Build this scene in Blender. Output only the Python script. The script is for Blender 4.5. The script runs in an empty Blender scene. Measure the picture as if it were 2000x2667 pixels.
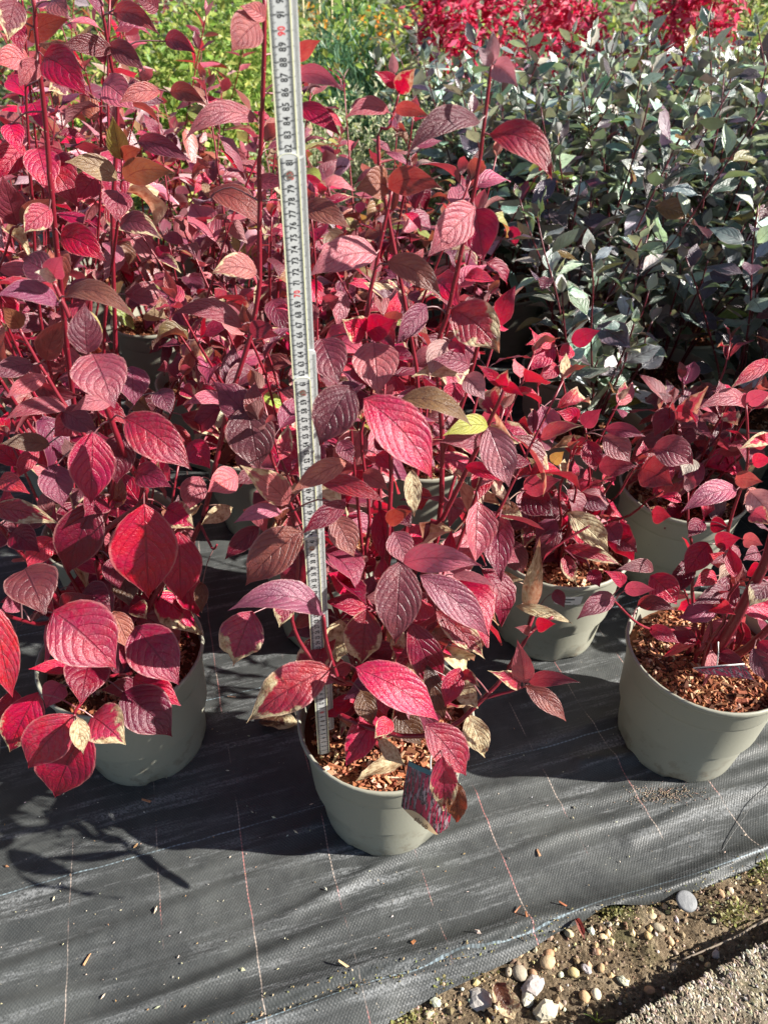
import bpy, math, random
import numpy as np
from mathutils import Vector, Matrix, noise as mnoise
R = math.radians
rnd = random.Random(7)
sc = bpy.context.scene
COL = sc.collection

# ------------------------------------------------------------------ camera, sky, sun, exposure
CAM_H, PITCH, FPX = 1.168, R(38.2), 1900.0          # focal length in pixels of the 2000 x 2667 photograph
cam_d = bpy.data.cameras.new('camera'); cam = bpy.data.objects.new('camera', cam_d); COL.objects.link(cam)
cam.location = (0, 0, CAM_H); cam.rotation_euler = (R(90) - PITCH, 0, 0)
cam_d.sensor_fit = 'VERTICAL'; cam_d.sensor_height = 36; cam_d.sensor_width = 27; cam_d.lens = FPX / 2667 * 36
cam_d.clip_start = 0.02; cam_d.clip_end = 600
cam_d.dof.use_dof = True; cam_d.dof.focus_distance = 1.0; cam_d.dof.aperture_fstop = 8.0
sc.camera = cam
SUN_EL, SUN_AZ = R(34), R(97)                        # azimuth clockwise from +Y: from the right, a little towards the camera
w = bpy.data.worlds.new('World'); sc.world = w; w.use_nodes = True
nt = w.node_tree; bg = nt.nodes['Background']
sky = nt.nodes.new('ShaderNodeTexSky'); sky.sky_type = 'NISHITA'; sky.sun_disc = False
sky.sun_elevation = SUN_EL; sky.sun_rotation = SUN_AZ
nt.links.new(sky.outputs[0], bg.inputs[0]); bg.inputs[1].default_value = 0.05
sd = Vector((math.sin(SUN_AZ) * math.cos(SUN_EL), math.cos(SUN_AZ) * math.cos(SUN_EL), math.sin(SUN_EL)))
sl = bpy.data.lights.new('sun', 'SUN'); sl.energy = 5.0; sl.angle = R(0.55); sl.color = (1.0, 0.95, 0.87)
so = bpy.data.objects.new('sun', sl); COL.objects.link(so); so.rotation_euler = sd.to_track_quat('Z', 'Y').to_euler(); so.location = (5, -1, 6)
vs = sc.view_settings; vs.view_transform = 'Standard'; vs.look = 'None'; vs.gamma = 1; vs.use_curve_mapping = False; vs.exposure = 1.45
sc.cycles.use_denoising = True
sc.cycles.max_bounces = 8; sc.cycles.diffuse_bounces = 2; sc.cycles.transparent_max_bounces = 6

CP, SP = math.cos(PITCH), math.sin(PITCH)
def P(px, py, Y):
    """photo pixel -> world point on the upright plane y = Y"""
    a = (px - 1000) / FPX; b = (1333.5 - py) / FPX
    dy = CP + b * SP; dz = -SP + b * CP
    t = Y / dy
    return Vector((a * t, Y, CAM_H + dz * t))
def G(px, py, z=0.0):
    a = (px - 1000) / FPX; b = (1333.5 - py) / FPX
    dy = CP + b * SP; dz = -SP + b * CP
    t = (z - CAM_H) / dz
    return Vector((a * t, dy * t, z))
def proj(p):
    y, z = p[1], p[2] - CAM_H
    d = y * CP - z * SP
    return (1000 + FPX * p[0] / d, 1333.5 - FPX * (y * SP + z * CP) / d, d)

# ------------------------------------------------------------------ node helpers
class NT:
    def __init__(s, name):
        s.m = bpy.data.materials.new(name); s.m.use_nodes = True; s.t = s.m.node_tree; s.t.nodes.clear()
        s.out = s.t.nodes.new('ShaderNodeOutputMaterial')
    def n(s, typ, **kw):
        x = s.t.nodes.new(typ)
        for k, v in kw.items(): setattr(x, k, v)
        return x
    def put(s, sock, v):
        if isinstance(v, bpy.types.NodeSocket): s.t.links.new(v, sock)
        elif v is not None:
            if hasattr(sock.default_value, '__len__') and not hasattr(v, '__len__'): v = [v] * len(sock.default_value)
            if hasattr(v, '__len__') and len(sock.default_value) == 4 and len(v) == 3: v = (*v, 1)
            sock.default_value = v
    def M(s, op, a, b=None, c=None, clamp=False):
        x = s.n('ShaderNodeMath', operation=op, use_clamp=clamp)
        for i, v in enumerate((a, b, c)): s.put(x.inputs[i], v) if v is not None else None
        return x.outputs[0]
    def step(s, lo, hi, v):
        x = s.n('ShaderNodeMapRange', interpolation_type='SMOOTHSTEP')
        s.put(x.inputs[0], v); s.put(x.inputs[1], lo); s.put(x.inputs[2], hi)
        return x.outputs[0]
    def mix(s, f, a, b, mode='MIX'):
        x = s.n('ShaderNodeMix', data_type='RGBA', blend_type=mode)
        s.put(x.inputs[0], f); s.put(x.inputs[6], a); s.put(x.inputs[7], b)
        return x.outputs[2]
    def noise(s, vec, scale, detail=3, rough=.5, dist=0, dim='3D'):
        x = s.n('ShaderNodeTexNoise'); x.noise_dimensions = dim
        s.put(x.inputs['Vector'], vec); s.put(x.inputs['Scale'], scale); s.put(x.inputs['Detail'], detail)
        s.put(x.inputs['Roughness'], rough); s.put(x.inputs['Distortion'], dist)
        return x.outputs['Fac']
    def vor(s, vec, scale, feature='F1', out='Distance'):
        x = s.n('ShaderNodeTexVoronoi', feature=feature); s.put(x.inputs['Vector'], vec); s.put(x.inputs['Scale'], scale)
        return x.outputs[out]
    def ramp(s, f, *stops):
        x = s.n('ShaderNodeValToRGB'); e = x.color_ramp.elements
        while len(e) < len(stops): e.new(.5)
        for q, (p, c) in zip(e, stops): q.position = p; q.color = (*c, 1)
        s.put(x.inputs[0], f); return x.outputs[0]
    def coord(s, which='Object'): return s.n('ShaderNodeTexCoord').outputs[which]
    def bump(s, h, strength, dist):
        x = s.n('ShaderNodeBump'); s.put(x.inputs['Height'], h); x.inputs['Strength'].default_value = strength; x.inputs['Distance'].default_value = dist
        return x.outputs[0]
    def bsdf(s, col, rough, spec=.5, normal=None, **kw):
        b = s.n('ShaderNodeBsdfPrincipled'); s.put(b.inputs['Base Color'], col); s.put(b.inputs['Roughness'], rough)
        s.put(b.inputs['Specular IOR Level'], spec)
        if normal is not None: s.put(b.inputs['Normal'], normal)
        for k, v in kw.items(): s.put(b.inputs[k], v)
        return b.outputs[0]
    def done(s, sh): s.t.links.new(sh, s.out.inputs[0]); return s.m
    def vmath(s, op, a, b):
        x = s.n('ShaderNodeVectorMath', operation=op); s.put(x.inputs[0], a); s.put(x.inputs[1], b); return x.outputs[0]

RED_T = ((.55, 1.0), (1.0, .75), (1.0, .80)); GRN_T = ((.9, .9), (.85, .95), (1.0, .55))
TRC = {'dogwood_leaf': RED_T, 'dogwood_leaf_far': RED_T, 'green_dogwood_leaf': GRN_T, 'green_dogwood_leaf_far': GRN_T}
def leaf_material(name, per_object=True, trans=.30, under=(.40, .24, .24), rough=.34, veins=True, spec=.65):
    T = NT(name)
    uv = T.n('ShaderNodeUVMap').outputs[0]
    sx = T.n('ShaderNodeSeparateXYZ'); T.put(sx.inputs[0], uv)
    v = T.M('ABSOLUTE', T.M('MULTIPLY_ADD', sx.outputs[0], 2, -1)); u = sx.outputs[1]
    oi = T.n('ShaderNodeObjectInfo')
    if per_object:
        base, alpha, ran = oi.outputs['Color'], oi.outputs['Alpha'], oi.outputs['Random']
    else:
        at = T.n('ShaderNodeAttribute'); at.attribute_name = 'lc'
        base, alpha, ran = at.outputs['Color'], at.outputs['Alpha'], at.outputs['Fac']
        alpha = 0.0
    off = T.M('MULTIPLY', ran, 37.0)
    cmb = T.n('ShaderNodeCombineXYZ'); T.put(cmb.inputs[0], sx.outputs[0]); T.put(cmb.inputs[1], T.M('MULTIPLY', u, 2)); T.put(cmb.inputs[2], off)
    n1 = T.noise(cmb.outputs[0], 2.4, 3, .6)
    n2 = T.noise(cmb.outputs[0], 11, 3, .65)
    n3 = T.noise(cmb.outputs[0], 22, 3, .6)
    n4 = T.noise(cmb.outputs[0], 5, 3, .55)
    # arcuate veins
    wv = T.M('SUBTRACT', u, T.M('ADD', T.M('MULTIPLY', v, .17), T.M('MULTIPLY', T.M('MULTIPLY', v, v), .30)))
    fr = T.M('FRACT', T.M('MULTIPLY_ADD', wv, 6.4, 3.0))
    dist = T.M('ABSOLUTE', T.M('MULTIPLY_ADD', fr, 2, -1))
    fade = T.M('SUBTRACT', 1, T.M('POWER', v, 3.0), clamp=True)
    vm = T.M('MULTIPLY', T.step(.90, .985, dist), fade)
    mid = T.M('SUBTRACT', 1, T.step(.015, .055, v))
    vein = T.M('MAXIMUM', mid, T.M('MULTIPLY', vm, .75))
    var = T.n('ShaderNodeHueSaturation')
    T.put(var.inputs['Hue'], T.M('MULTIPLY_ADD', n1, .04, .479)); T.put(var.inputs['Saturation'], T.M('MULTIPLY_ADD', n2, .5, .78))
    T.put(var.inputs['Value'], T.M('ADD', T.M('MULTIPLY', n1, .9), T.M('MULTIPLY_ADD', n2, .3, .43))); T.put(var.inputs['Color'], base)
    c = var.outputs[0]
    c = T.mix(T.M('MULTIPLY', vein, .60), c, T.mix(.75, c, (.05, .004, .012) if per_object else (.05, .02, .02)))
    # dried patches from the tip and margin
    reach = T.M('ADD', T.M('MULTIPLY', u, .55), T.M('MULTIPLY', T.M('MULTIPLY', v, v), .35))
    wm = T.M('ADD', T.M('MULTIPLY', n1, .9), reach)
    wmask = T.step(-.05, .07, T.M('SUBTRACT', wm, T.M('MULTIPLY_ADD', alpha, -1.35, 1.62)))
    dry = T.ramp(T.M('ADD', T.M('MULTIPLY', n4, .85), T.M('MULTIPLY', n3, .15)), (.30, (.13, .06, .025)), (.42, (.38, .27, .14)), (.60, (.60, .52, .32)), (.72, (.46, .42, .18)))
    c = T.mix(wmask, c, dry)
    c = T.mix(T.M('MULTIPLY', T.step(.90, .97, v), .35), c, (.45, .25, .22) if per_object else (.35, .35, .28))
    geo = T.n('ShaderNodeNewGeometry')
    cb = T.mix(.5, c, under)
    c2 = T.mix(geo.outputs['Backfacing'], c, cb)
    puff = T.M('SUBTRACT', 1, T.M('MULTIPLY', dist, dist))
    h = T.M('ADD', T.M('MULTIPLY', puff, .34), T.M('MULTIPLY', n3, .85))
    h = T.M('SUBTRACT', h, T.M('MULTIPLY', vein, .6))
    nb = T.bump(h, .58 if veins else .3, .0026)
    p = T.bsdf(c2, T.M('MULTIPLY_ADD', wmask, .25, rough), spec, nb)
    tr = T.n('ShaderNodeBsdfTranslucent')
    sc_ = T.n('ShaderNodeSeparateColor'); T.put(sc_.inputs[0], c); cc_ = T.n('ShaderNodeCombineColor')
    for i_, (pw, ml) in enumerate(TRC[name]): T.put(cc_.inputs[i_], T.M('MULTIPLY', T.M('POWER', sc_.outputs[i_], pw), ml))
    T.put(tr.inputs[0], cc_.outputs[0])
    ms = T.n('ShaderNodeMixShader'); ms.inputs[0].default_value = trans
    T.t.links.new(p, ms.inputs[1]); T.t.links.new(tr.outputs[0], ms.inputs[2])
    return T.done(ms.outputs[0])

def simple(name, col, rough=.5, spec=.5, var=.25, scale=30, bump=.0, bscale=120, **kw):
    T = NT(name); o = T.coord()
    n1 = T.noise(o, scale, 4, .6)
    c = T.mix(n1, [x * (1 - var) for x in col], [min(1, x * (1 + var)) for x in col])
    nb = T.bump(T.noise(o, bscale, 3), bump, .003) if bump else None
    return T.done(T.bsdf(c, rough, spec, nb, **kw))

def attr_mat(name, rough=.7, spec=.3, var=.3, scale=60, bump=.3, bscale=250, trans=0):
    T = NT(name); o = T.coord()
    a = T.n('ShaderNodeAttribute'); a.attribute_name = 'lc'
    n1 = T.noise(o, scale, 4, .6)
    k = T.M('MULTIPLY_ADD', n1, 2 * var, 1 - var)
    c = T.vmath('MULTIPLY', a.outputs['Color'], T.n('ShaderNodeCombineXYZ').outputs[0])
    cx = T.n('ShaderNodeCombineXYZ')
    for i in range(3): T.put(cx.inputs[i], k)
    c = T.vmath('MULTIPLY', a.outputs['Color'], cx.outputs[0])
    nb = T.bump(T.noise(o, bscale, 3), bump, .002) if bump else None
    p = T.bsdf(c, rough, spec, nb)
    if trans:
        tr = T.n('ShaderNodeBsdfTranslucent'); T.put(tr.inputs[0], c)
        ms = T.n('ShaderNodeMixShader'); ms.inputs[0].default_value = trans
        T.t.links.new(p, ms.inputs[1]); T.t.links.new(tr.outputs[0], ms.inputs[2]); p = ms.outputs[0]
    return T.done(p)

MAT = {}
MAT['leaf'] = leaf_material('dogwood_leaf')
MAT['leaf_far'] = leaf_material('dogwood_leaf_far', per_object=False, veins=False)
MAT['gleaf'] = leaf_material('green_dogwood_leaf', trans=.24, under=(.52, .52, .48), rough=.27, spec=1.0)
MAT['gleaf_far'] = leaf_material('green_dogwood_leaf_far', per_object=False, veins=False, trans=.24, under=(.52, .52, .48), rough=.27, spec=1.0)
MAT['shrub'] = attr_mat('shrub_leaf', rough=.45, spec=.4, bump=0, trans=.48)
MAT['chip'] = attr_mat('bark_chip', rough=.8, spec=.15, var=.35, scale=140)
MAT['stone'] = attr_mat('stone', rough=.75, spec=.3, var=.3, scale=90, bump=.4, bscale=300)
def stem_material(name, a, b):
    T = NT(name); o = T.coord()
    n1 = T.noise(o, 22, 3, .6); n2 = T.vor(o, 190)
    c = T.mix(n1, a, b)
    c = T.mix(T.M('SUBTRACT', 1, T.step(.06, .13, n2)), c, (.45, .28, .22))
    return T.done(T.bsdf(c, .38, .5, T.bump(n1, .2, .002)))
MAT['stem'] = stem_material('red_bark', (.10, .006, .012), (.24, .012, .028))
MAT['stem_dark'] = stem_material('dark_red_bark', (.05, .008, .012), (.14, .014, .024))
def pot_material():
    T = NT('taupe_plastic'); o = T.coord()
    n1 = T.noise(o, 9, 4, .6); n2 = T.noise(o, 160, 2); dirt = T.noise(o, 34, 6, .7)
    sx = T.n('ShaderNodeSeparateXYZ'); T.put(sx.inputs[0], o)
    c = T.mix(n1, (.255, .255, .205), (.30, .295, .235))
    low = T.M('MULTIPLY', T.step(.50, .64, dirt), T.M('SUBTRACT', 1, T.step(.0, .13, sx.outputs[2])))
    c = T.mix(T.M('MULTIPLY', low, .6), c, (.14, .11, .075))
    spk = T.step(.735, .77, T.noise(o, 210, 2, .5))
    c = T.mix(T.M('MULTIPLY', spk, .6), c, (.10, .09, .07))
    return T.done(T.bsdf(c, T.M('MULTIPLY_ADD', n1, .2, .36), .45, T.bump(T.M('ADD', n2, T.M('MULTIPLY', dirt, .5)), .10, .001)))
MAT['pot'] = pot_material()
MAT['white_print'] = simple('white_label', (.78, .78, .74), .4, var=.05)
MAT['soil_under'] = simple('dark_bark_bed', (.10, .045, .022), .9, .1, .5, 60, .6)

# ------------------------------------------------------------------ mesh helpers
class MB:
    def __init__(s): s.v = []; s.f = []; s.c = []; s.uv = []
    def add(s, verts, faces, col=(.5, .5, .5), uvs=None):
        k = len(s.v); s.v.extend([tuple(q) for q in verts]); s.f.extend([tuple(i + k for i in q) for q in faces])
        s.c.extend([col] * len(verts)); s.uv.extend(uvs if uvs else [(.5, .3)] * len(verts))
    def mesh(s, name, mat, smooth=True, color=True, uv=True):
        me = bpy.data.meshes.new(name); me.from_pydata(s.v, [], s.f)
        if color:
            a = me.attributes.new('lc', 'FLOAT_COLOR', 'POINT')
            a.data.foreach_set('color', np.array([(*c[:3], c[3] if len(c) > 3 else 1) for c in s.c], 'f').ravel())
        if uv and s.f:
            L = me.uv_layers.new(name='UVMap'); vi = np.empty(len(me.loops), 'i'); me.loops.foreach_get('vertex_index', vi)
            L.data.foreach_set('uv', np.array(s.uv, 'f')[vi].ravel())
        me.polygons.foreach_set('use_smooth', [smooth] * len(me.polygons))
        me.materials.append(mat); me.update(); return me
    def obj(s, name, mat, parent=None, loc=(0, 0, 0), **kw):
        return link(name, s.mesh(name, mat, **kw), parent, loc)
def link(name, data, parent=None, loc=(0, 0, 0)):
    o = bpy.data.objects.new(name, data); COL.objects.link(o); o.location = loc
    if parent: o.parent = parent
    return o
def tag(o, label=None, cat=None, group=None, kind=None):
    if label: o['label'] = label
    if cat: o['category'] = cat
    if group: o['group'] = group
    if kind: o['kind'] = kind
    return o
def thing(name, label, cat, loc=(0, 0, 0), group=None, rz=0):
    o = link(name, None, None, loc); o.rotation_euler.z = rz; o.empty_display_size = .05
    return tag(o, label, cat, group)
def frame(d):
    d = d.normalized(); a = Vector((0, 0, 1)) if abs(d.z) < .9 else Vector((1, 0, 0))
    x = d.cross(a).normalized(); return x, x.cross(d).normalized()
def tube(mb, pts, r0, r1, sides=6, col=(.2, .01, .02), cap=True, uv=None):
    pts = [Vector(p) for p in pts]; n = len(pts); vs_ = []; fs = []
    for i, p in enumerate(pts):
        d = pts[min(i + 1, n - 1)] - pts[max(i - 1, 0)]
        if d.length < 1e-9: d = Vector((0, 0, 1))
        x, y = frame(d); r = r0 + (r1 - r0) * i / max(1, n - 1)
        for k in range(sides):
            a = 2 * math.pi * k / sides; vs_.append(p + (x * math.cos(a) + y * math.sin(a)) * r)
    for i in range(n - 1):
        for k in range(sides):
            k2 = (k + 1) % sides; fs.append((i * sides + k, i * sides + k2, (i + 1) * sides + k2, (i + 1) * sides + k))
    if cap: fs.append(tuple(range((n - 1) * sides, n * sides))); fs.append(tuple(reversed(range(sides))))
    mb.add(vs_, fs, col, [uv] * len(vs_) if uv else None)
def smooth_line(pts, n=4):
    pts = [Vector(p) for p in pts]
    if len(pts) < 3: return pts
    out = []
    for i in range(len(pts) - 1):
        p0 = pts[max(i - 1, 0)]; p1 = pts[i]; p2 = pts[i + 1]; p3 = pts[min(i + 2, len(pts) - 1)]
        for k in range(n):
            t = k / n
            out.append(.5 * ((2 * p1) + (p2 - p0) * t + (2 * p0 - 5 * p1 + 4 * p2 - p3) * t * t + (3 * p1 - p0 - 3 * p2 + p3) * t ** 3))
    out.append(pts[-1]); return out
def lathe(mb, prof, n=40, col=(.3, .3, .25), notch=None):
    vs_ = []; fs = []
    for i, (r, z) in enumerate(prof):
        for k in range(n):
            a = 2 * math.pi * k / n
            zz = z
            if notch and i <= 1 and (k % (n // 5)) in (0, 1): zz = z + notch
            vs_.append((r * math.cos(a), r * math.sin(a), zz))
    for i in range(len(prof) - 1):
        for k in range(n): fs.append((i * n + k, i * n + (k + 1) % n, (i + 1) * n + (k + 1) % n, (i + 1) * n + k))
    mb.add(vs_, fs, col)

# ------------------------------------------------------------------ leaves
WP = [(0, .0), (.05, .30), (.12, .60), (.22, .82), (.33, .97), (.43, 1.0), (.55, .93), (.67, .74), (.78, .47), (.87, .23), (.94, .08), (1, .0)]
WN = [(0, .0), (.08, .28), (.2, .66), (.35, .95), (.5, 1.0), (.65, .80), (.8, .46), (.92, .15), (1, .0)]
def prof(u, T=WP):
    for (a, b), (c, d) in zip(T, T[1:]):
        if u <= c: return b + (d - b) * (u - a) / (c - a)
    return 0
def leaf_geo(mb, p0, p1, p2, nrm, W, fold=.25, ruffle=.0, nu=8, nv=2, seed=0, col=(.2, .02, .04), T=WP, twist=0, pet=None, cup=0, sat=1):
    """blade along the curve p0 - p1 - p2, nrm the face normal, W the full width"""
    rr = random.Random(seed); L = (p2 - p0).length; vs_ = []; uvs = []; fs = []
    ph = rr.random() * 6; asym = 1 + rr.uniform(-.08, .08)
    for i in range(nu + 1):
        u = i / nu
        c = p0 * (1 - u) ** 2 + p1 * 2 * u * (1 - u) + p2 * u * u
        t = ((p1 - p0) * (1 - u) + (p2 - p1) * u)
        if t.length < 1e-9: t = p2 - p0
        t.normalize(); n = (nrm - t * nrm.dot(t)).normalized(); s = t.cross(n)
        a = twist * (u - .3)
        n, s = n * math.cos(a) + s * math.sin(a), s * math.cos(a) - n * math.sin(a)
        hw = W * .5 * prof(u, T)
        for j in range(-nv, nv + 1):
            q = j / nv; f = fold * (1 - .4 * u)
            e = hw * q * (asym if q > 0 else 2 - asym)
            lift = abs(e) * f - cup * (q * q) * hw
            lift += ruffle * W * math.sin(u * 13 + ph + q * 2.0) * abs(q) ** 2 * .5 + ruffle * W * .25 * math.sin(u * 27 + ph * 2 + q) * abs(q)
            vs_.append(c + s * (e * math.cos(f * .8)) + n * lift); uvs.append((q * .5 + .5, u))
    m = 2 * nv + 1
    for i in range(nu):
        for j in range(m - 1):
            a, b, c_, d = i * m + j, i * m + j + 1, (i + 1) * m + j + 1, (i + 1) * m + j
            fs.append((a, b, c_, d))
    mb.add(vs_, fs, col, uvs)
    if pet: tube(mb, pet, .0011, .0008, 4, col, False, (.5, .02))

VAR = {}
def variants(key, T, n, ratio, nu=6, nv=2):
    """unit-length leaf meshes sharing data between many leaves: blade along +Y, face +Z"""
    out = []
    for i in range(n):
        rr = random.Random(100 + i * 7 + len(key)); mb = MB()
        bend = rr.uniform(.02, .48) if key != 'g' else rr.uniform(-.12, .20)
        L = 1.0
        p0 = Vector((0, 0, 0)); p2 = Vector((rr.uniform(-.08, .08), L * (1 - bend * .25), -bend * .8)); p1 = Vector((rr.uniform(-.05, .05), .5, bend * .45))
        leaf_geo(mb, p0, p1, p2, Vector((rr.uniform(-.2, .2), 0, 1)), ratio * rr.uniform(.78, 1.15), rr.uniform(.08, .8), rr.uniform(.02, .14), nu, nv, i, T=T, twist=rr.uniform(-.8, .8), cup=rr.uniform(-.1, .3))
        x = [Vector((0, -.17, -.05)), Vector((0, -.08, -.005)), Vector((0, .02, .0))]
        tube(mb, x, .013, .010, 4, (.2, .02, .03), False, (.5, .02))
        out.append(mb.mesh('leaf', MAT['gleaf' if key == 'g' else 'leaf'], color=False))
    VAR[key] = out
variants('r', WP, 20, .57)
variants('g', WN, 12, .62)
def variants_dry():
    out = []
    for i in range(6):
        rr = random.Random(900 + i); mb = MB()
        leaf_geo(mb, Vector((0, 0, 0)), Vector((.05, .5, rr.uniform(.1, .35))), Vector((rr.uniform(-.2, .2), .8, -.35)), Vector((rr.uniform(-.4, .4), 0, 1)), .45, rr.uniform(.5, 1.1), .22, 8, 2, i, twist=rr.uniform(-1.4, 1.4), cup=-.4)
        tube(mb, [Vector((0, -.17, .03)), Vector((0, .02, 0))], .013, .010, 4, (.2, .02, .03), False, (.5, .02))
        out.append(mb.mesh('leaf', MAT['leaf'], color=False))
    VAR['d'] = out
variants_dry()

PAL = {'m': (.165, .038, .058), 'p': (.35, .098, .124), 'q': (.46, .32, .31), 'c': (.37, .007, .040), 'd': (.13, .005, .022), 'k': (.37, .036, .066),
       'o': (.25, .085, .062), 'b': (.20, .125, .065), 'g': (.27, .27, .075), 'w': (.26, .03, .045), 'x': (.28, .16, .10), 'n': (.09, .035, .018)}
WITHER = {'w': .50, 'x': .98, 'o': .15, 'p': .12, 'm': .05, 'b': .1}
def jit(c, a, rr):
    k = math.exp(rr.uniform(-a, a)); return tuple(min(.9, max(.003, x * k * math.exp(rr.uniform(-a * .5, a * .5)))) for x in c)
def leaf_color(kind, rr):
    c = jit(PAL[kind], .36, rr); wv = WITHER.get(kind, 0.0)
    if rr.random() < .12 and kind in 'mpck': wv = rr.uniform(.35, .6)
    return (*c, wv)
def place_leaf(key, parent, loc, d, n, L, Wr, col, rr):
    me = rr.choice(VAR[key]); o = bpy.data.objects.new('leaf', me); COL.objects.link(o)
    y = d.normalized(); z = (n - y * n.dot(y))
    if z.length < 1e-4: z = frame(y)[0]
    z.normalize(); x = y.cross(z)
    mt = Matrix(((x.x * L * Wr, y.x * L, z.x * L, loc.x), (x.y * L * Wr, y.y * L, z.y * L, loc.y), (x.z * L * Wr, y.z * L, z.z * L, loc.z), (0, 0, 0, 1)))
    o.parent = parent; o.matrix_local = mt; o.color = col
    return o

# ------------------------------------------------------------------ the setting
E0, E1 = G(1000, 2667), G(2000, 2245)
ED = (E1 - E0); ED.z = 0; ED.normalize(); EN = Vector((-ED.y, ED.x, 0))      # along the fabric edge / away from the camera
WA = R(16.5); WD = Vector((math.cos(WA), math.sin(WA), 0)); WN_ = Vector((-WD.y, WD.x, 0))   # weave directions
edge_px = [(700, 2790), (1000, 2672), (1114, 2602), (1300, 2518), (1355, 2490), (1465, 2425), (1574, 2374), (1730, 2350), (1827, 2317), (2000, 2245), (2300, 2130), (2700, 2000)]
edge_pt = sorted([((G(*q) - E0).dot(ED), (G(*q) - E0).dot(EN)) for q in edge_px])
def edge_off(s): return float(np.interp(s, [a for a, b in edge_pt], [b for a, b in edge_pt]))

fold_px = [(250, 2790), (650, 2642), (945, 2545), (1177, 2490), (1350, 2425), (1490, 2397), (1730, 2340), (2000, 2225), (2400, 2070)]
FOLD = sorted([((G(*q) - E0).dot(ED), (G(*q) - E0).dot(EN)) for q in fold_px])
FOLD_S = [a for a, b in FOLD]; FOLD_T = [b for a, b in FOLD]
def fabric_z(p, t):
    """folds of the ground fabric: ridges roughly along the edge"""
    s = (p - E0).dot(ED)
    z = .0
    def ridge(off, h, wd, wob, seed, fs=1.0):
        c = off + wob * mnoise.noise(Vector((s * 2.2 * fs, seed, 0)))
        k = .55 + .65 * mnoise.noise(Vector((s * 3.1, seed + 7.3, 2)))
        q = (t - c) / wd
        return h * max(0, k) * math.exp(-q * q)
    tr_ = (p - E0).dot(EN) - float(np.interp(s, FOLD_S, FOLD_T)) + .004 * mnoise.noise(Vector((s * 6, 2.2, 0)))
    if tr_ > -.004: z += .022 * math.exp(-(max(0, tr_) / .022) ** 2) * min(1, (tr_ + .004) / .004)
    z += .011 * math.exp(-((tr_ + .016) / .0065) ** 2) * (.6 + .6 * mnoise.noise(Vector((s * 4, 6, 1)))) if -.05 < tr_ < .0 else 0
    z += ridge(.14, .008, .011, .03, 9.2) + ridge(.19, .007, .010, .04, 12.2) + ridge(.245, .007, .011, .05, 15.7) + ridge(.31, .007, .014, .05, 19.1)
    if s > .45: z += ridge(.12, .010, .013, .05, 25.3, 1.6) + ridge(.22, .012, .015, .06, 31.3, 1.6)
    z += .0035 * mnoise.noise(Vector((s * 2.5, t * 11, 5.5))) + .0016 * mnoise.noise(Vector((s * 9, t * 30, 8.5)))
    if t < .03: z += -.012 * (1 - t / .03) * (0.5 + .5 * mnoise.noise(Vector((s * 9, 0, 3))))
    return max(z, -.02) + .006

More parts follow.
